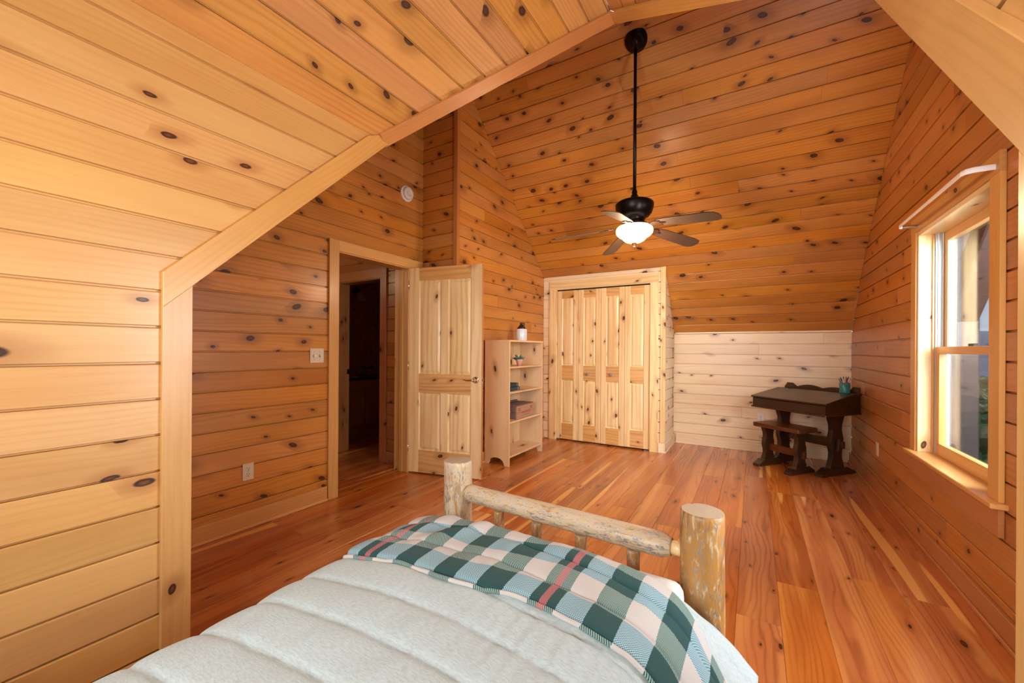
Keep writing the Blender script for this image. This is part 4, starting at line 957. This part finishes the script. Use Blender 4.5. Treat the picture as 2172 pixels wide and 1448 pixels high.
# comforter: a quilted sheet draped over the mattress, s across (left hem to right hem), t along the bed
YF = 1.37
def _cr(pts, f):
    n = len(pts)-1; i = min(int(f), n-1); g = f-i; p = [pts[max(i-1, 0)], pts[i], pts[i+1], pts[min(i+2, n)]]
    return [0.5*((2*p[1][k_])+(-p[0][k_]+p[2][k_])*g+(2*p[0][k_]-5*p[1][k_]+4*p[2][k_]-p[3][k_])*g*g+(-p[0][k_]+3*p[1][k_]-3*p[2][k_]+p[3][k_])*g**3) for k_ in (0, 1)]
def prof_pt(s, t):
    """s in 0..1 across, t = distance along the bed (y)"""
    s = min(max(s, 0), 1); d_ = s*PLEN; k_ = int(np.searchsorted(PARC, d_)); k_ = min(max(k_, 1), len(PARC)-1)
    g = (d_-PARC[k_-1])/(PARC[k_]-PARC[k_-1]); a_, b_ = PTAB[k_-1], PTAB[k_]; return [a_[0]+(b_[0]-a_[0])*g, a_[1]+(b_[1]-a_[1])*g]
PP = [(-1.275, .275), (-1.285, .36), (-1.272, .44), (-1.235, .505), (-1.165, .545), (-1.05, .567), (-.86, .580), (-.67, .585), (-.48, .580), (-.33, .568), (-.235, .545), (-.175, .500), (-.135, .43), (-.095, .35), (-.055, .27)]
PTAB = [_cr(PP, 14*i/400) for i in range(401)]; PARC = np.concatenate([[0], np.cumsum([math.hypot(PTAB[i+1][0]-PTAB[i][0], PTAB[i+1][1]-PTAB[i][1]) for i in range(400)])]); PLEN = float(PARC[-1])
def quilt(s, t, off=0.0, puff=True):
    x, z = prof_pt(s, t)
    y = t
    # foot end turns down
    e = max(0., (t-1.20)/(YF-1.20)); fr = min(1., max(0., (s-.72)/.24)); fr = fr*fr*(3-2*fr)
    if t > 1.20:
        y = 1.20+(YF-1.20)*math.sin(min(e, 1)*PI/2)*(1-fr)+(t-1.20)*fr*1.02; z -= .11*(1-.85*fr)*(1-math.cos(min(e, 1)*PI/2))*1
    # the right foot corner flares out
    fr = max(0., (s-.80)/.20); g = max(0., min(1., (t-.95)/.42)); g = g*g*(3-2*g)
    x += .072*fr**1.3*g; z += .05*fr*g
    fl = max(0., (.24-s)/.24); g2 = max(0., min(1., (t-1.1)/.3)); x -= .02*fl*g2
    if puff:
        q = (t-.905+.018*math.sin(s*7.0+t*1.3))/.1365; ph = q-math.floor(q); v = min(ph, 1-ph)*2
        pf = (1-math.exp(-v*9.0))*.009+.004*math.sin(v*PI/2)
        z += pf-.010
        z += .006*noise.noise(V((s*9, t*5, 1)))+.003*noise.noise(V((s*30, t*9, 4)))
        # loose ripples near the throw on the right
        z += .0016*math.sin(s*240+2*math.sin(t*9))*max(0, 1-abs(t-.78)/.20)*(1 if .5 < s < .86 else 0)*min(1, max(0, s-.5)*8)
    return V((x, y, z+off))
def sheet(name, fn, s0, s1, ns, t0, t1, nt, mat, th, uvf, parent=None, tmap=None):
    vs, fs, uv = [], [], []
    for i in range(ns+1):
        for j in range(nt+1):
            s, t = s0+(s1-s0)*i/ns, t0+(t1-t0)*j/nt
            vs.append(fn(s, t)); uv.append(uvf(s, t))
    for i in range(ns):
        for j in range(nt): a = i*(nt+1)+j; fs.append((a, a+nt+1, a+nt+2, a+1))
    o = mk(name, vs, fs, mat, parent, None, True)
    ul = o.data.uv_layers.new(name='UVMap'); li = [l.vertex_index for l in o.data.loops]
    ul.data.foreach_set('uv', [c for k_ in li for c in uv[k_]])
    if th:
        m = o.modifiers.new('thick', 'SOLIDIFY'); m.thickness = th; m.offset = -1
        if mat == 'comforter': o.data.materials.append(M['underside']); m.material_offset = 1; m.material_offset_rim = 0
    return o
arc = lambda s: s*PLEN
tag(sheet('comforter', quilt, 0, 1, 230, -.50, YF, 210, 'comforter', .016, lambda s, t: (arc(s), t)), 'sage grey channel-quilted comforter covering the single bed', 'comforter')

# plaid throw lying across the foot
def throw_pt(s, t):
    p = quilt(s, t, 0, True)
    e = 1e-3; ps = quilt(min(s+e, 1.02), t, 0, False)-quilt(s-e, t, 0, False); pt = quilt(s, t+e, 0, False)-quilt(s, t-e, 0, False)
    n = ps.cross(pt).normalized(); n = n if n.z > -.2 else -n
    wr = .0075+.0045*noise.noise(V((s*11, t*7, 2)))
    # soft diagonal folds on the left half
    wr += .014*math.exp(-((s-.36-(t-1.15)*.45)/.028)**2)*min(1, max(0, (t-.95)/.15))+.008*math.exp(-((s-.28-(t-1.2)*.3)/.03)**2)
    dr_ = max(0, (s-.84)/.16); wr += dr_*(.016+.020*math.sin((t-.9)*26+s*3))
    edge = min(1, max(0, (t-TT0(s))/.02), max(0, (TT1(s)-t)/.01)); 
    return p+n*(wr*edge+.004)
def TT0(s): return .915-.02*math.sin(s*6+.4)+.012*math.sin(s*23)-max(0, s-.78)*.30
def TT1(s): return 1.258+.010*math.sin(s*9+1)-.05*max(0, s-.80)/.16
thr = thing('plaid_throw', 'green, white and blue checked woollen throw folded across the foot of the bed', 'blanket')
fold = lambda s, q: throw_pt(s, TT0(s)+(TT1(s)-TT0(s))*q)
ct = sheet('woven_cloth', fold, .195, .94, 220, 0, 1, 90, 'plaid', .006, lambda s, q: (arc(s)-.361, (TT1(s)-TT0(s))*q+.004), thr)
# rolled lower edge of the folded throw
hem_pts = [throw_pt(.195+.745*i/120, TT0(.195+.745*i/120)+.002)+V((0, -.002, .001)) for i in range(121)]
h_ = tube('rolled_edge', thr, hem_pts, .0065, 'plaid', seg=10)
ul = h_.data.uv_layers.new(name='UVMap')
for lp in h_.data.loops:
    i = lp.vertex_index//10; a = (lp.vertex_index % 10)/10; ul.data[lp.index].uv = (arc(.195+.745*min(i, 120)/120)-.361, -.022+.018*a)
rf = random.Random(5)
for i in range(46):
    q = (i+.5)/46; b = fold(.94, q); b2 = fold(.925, q); dirn = (b-b2).normalized()
    pts = [b-dirn*.004]; cur = b.copy(); L = rf.uniform(.055, .085); sw = rf.uniform(-1, 1)
    dv = dirn*.7+V((.18, 0, -.35)); dv.normalize()
    for j in range(5): cur = cur+(dv+V((.10*sw*math.sin(j), .35*sw*math.sin(j*1.3+i), -.06*j))).normalized()*L/5; pts.append(cur.copy())
    tube('fringe_tassel', thr, pts, [.0032, .0028, .003, .0026, .003, .0022], 'fringe' if int(q*4.2+.3) % 2 == 0 or i % 5 == 0 else 'fringe_green', seg=6)

# ------------------------------------------------------------------ outdoors, seen through the gable window
gr = tag(thing('ground'), label='grassy slope far below the window', kind='structure')
bx('meadow', gr, (1.3, -60, -5.6), (140, 140, -5.5), 'leaf', bev=0)
def foliage_mat(name, c1, c2, c3=None):
    t = NT(name); co = t.coord(); n = t.noise(co, 1.6, 5, .7); n2 = t.noise(co, .35, 3, .5)
    c = t.mix(t.ss(n, .35, .65), srgb(c1), srgb(c2)); c = t.mix(t.ss(n2, .56, .66, 0, .8), c, srgb(c3 or c2)); return t.out(t.bsdf(Base_Color=c, Roughness=.8).outputs[0])
M['meadow'] = foliage_mat('meadow_grass', '3f6a34', '6f8f4c', 'a89a78'); M['tree1'] = foliage_mat('tree_foliage', '24502e', '5c8a4a', '7c9a5a'); M['tree2'] = foliage_mat('dark_foliage', '1e4028', '4a7440')
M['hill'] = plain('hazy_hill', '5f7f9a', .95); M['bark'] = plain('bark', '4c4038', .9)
bpy.data.objects['meadow'].data.materials[0] = M['meadow']
def tree(x, y, zb, h, r, mat, label, sd_):
    t = thing('tree', label, 'tree', (x, y, zb), group='trees outside the window'); rg = random.Random(sd_)
    tube('trunk', t, [(0, 0, 0), (.1, 0, h*.4), (0, .1, h*.8)], [r*.09, r*.07, r*.03], 'bark', seg=8)
    vs, fs = [], []
    for i in range(520):
        u1 = rg.uniform(-.95, 1); a = rg.uniform(0, 2*PI); rr = r*math.sqrt(1-u1*u1*.9)*rg.uniform(.55, 1.05); c = V((math.cos(a)*rr, math.sin(a)*rr, h*.62+u1*h*.38)); s_ = rg.uniform(.14, .30)
        n_ = V((rg.uniform(-1, 1), rg.uniform(-1, 1), rg.uniform(.1, 1))).normalized(); a_ = n_.orthogonal().normalized()*s_; b_ = n_.cross(a_).normalized()*s_*.7; k_ = len(vs)
        vs += [c-a_, c+b_+n_*.05, c+a_, c-b_-n_*.05]; fs.append((k_, k_+1, k_+2, k_+3))
    o = mk('foliage', vs, fs, mat, t); o['kind'] = 'stuff'
for i, (dist, az, h_, r_, m_, lb) in enumerate(((7.5, 70.5, 4.6, 1.5, 'tree1', 'broad bright green tree nearest below the window'), (13, 74, 5.0, 1.9, 'tree2', 'dark green tree just behind the nearest one below the window'),
        (19, 69.5, 4.9, 2.0, 'tree1', 'rounded mid-green tree halfway down the slope'), (26, 74.5, 5.2, 2.3, 'tree2', 'dark tree further down the slope outside'),
        (34, 70, 5.4, 2.6, 'tree1', 'farthest green tree visible under the hills'))):
    tree(dist*math.cos(math.radians(az)), dist*math.sin(math.radians(az)), -5.5, h_, r_, m_, lb, 50+i)
hl = tag(thing('hills'), label='low blue hills on the horizon', kind='structure')
vs, fs = [], []
for i in range(60):
    a = math.radians(-20+130*i/59); R_ = 420; hz_ = 16+7*noise.noise(V((i*.23, 0, 0)))+3*noise.noise(V((i*.8, 3, 0)))
    for rr, zz in ((R_, -60), (R_*1.02, hz_*.7), (R_*1.08, hz_), (R_*1.3, -60)): vs.append((rr*math.cos(a), rr*math.sin(a), zz))
for i in range(59):
    for j in range(3): a = i*4+j; fs.append((a, a+4, a+5, a+1))
mk('ridge', vs, fs, 'hill', hl, smooth=True)
po = thing('porch_post', 'brown porch post with a diagonal brace outside the window', 'post', (1.40, 4.52, -5.5))
bx('post', po, (-.09, -.02, 0), (.09, .18, 8.4), 'porch', 2, .01)
board('brace', po, (0, -.62, 7.72), V((0, -1, 1)), X, (1.9, .16, .20), 'porch', .01)
bx('beam', po, (-.09, -2.4, 8.3), (.09, .5, 8.55), 'porch', 1, .01)
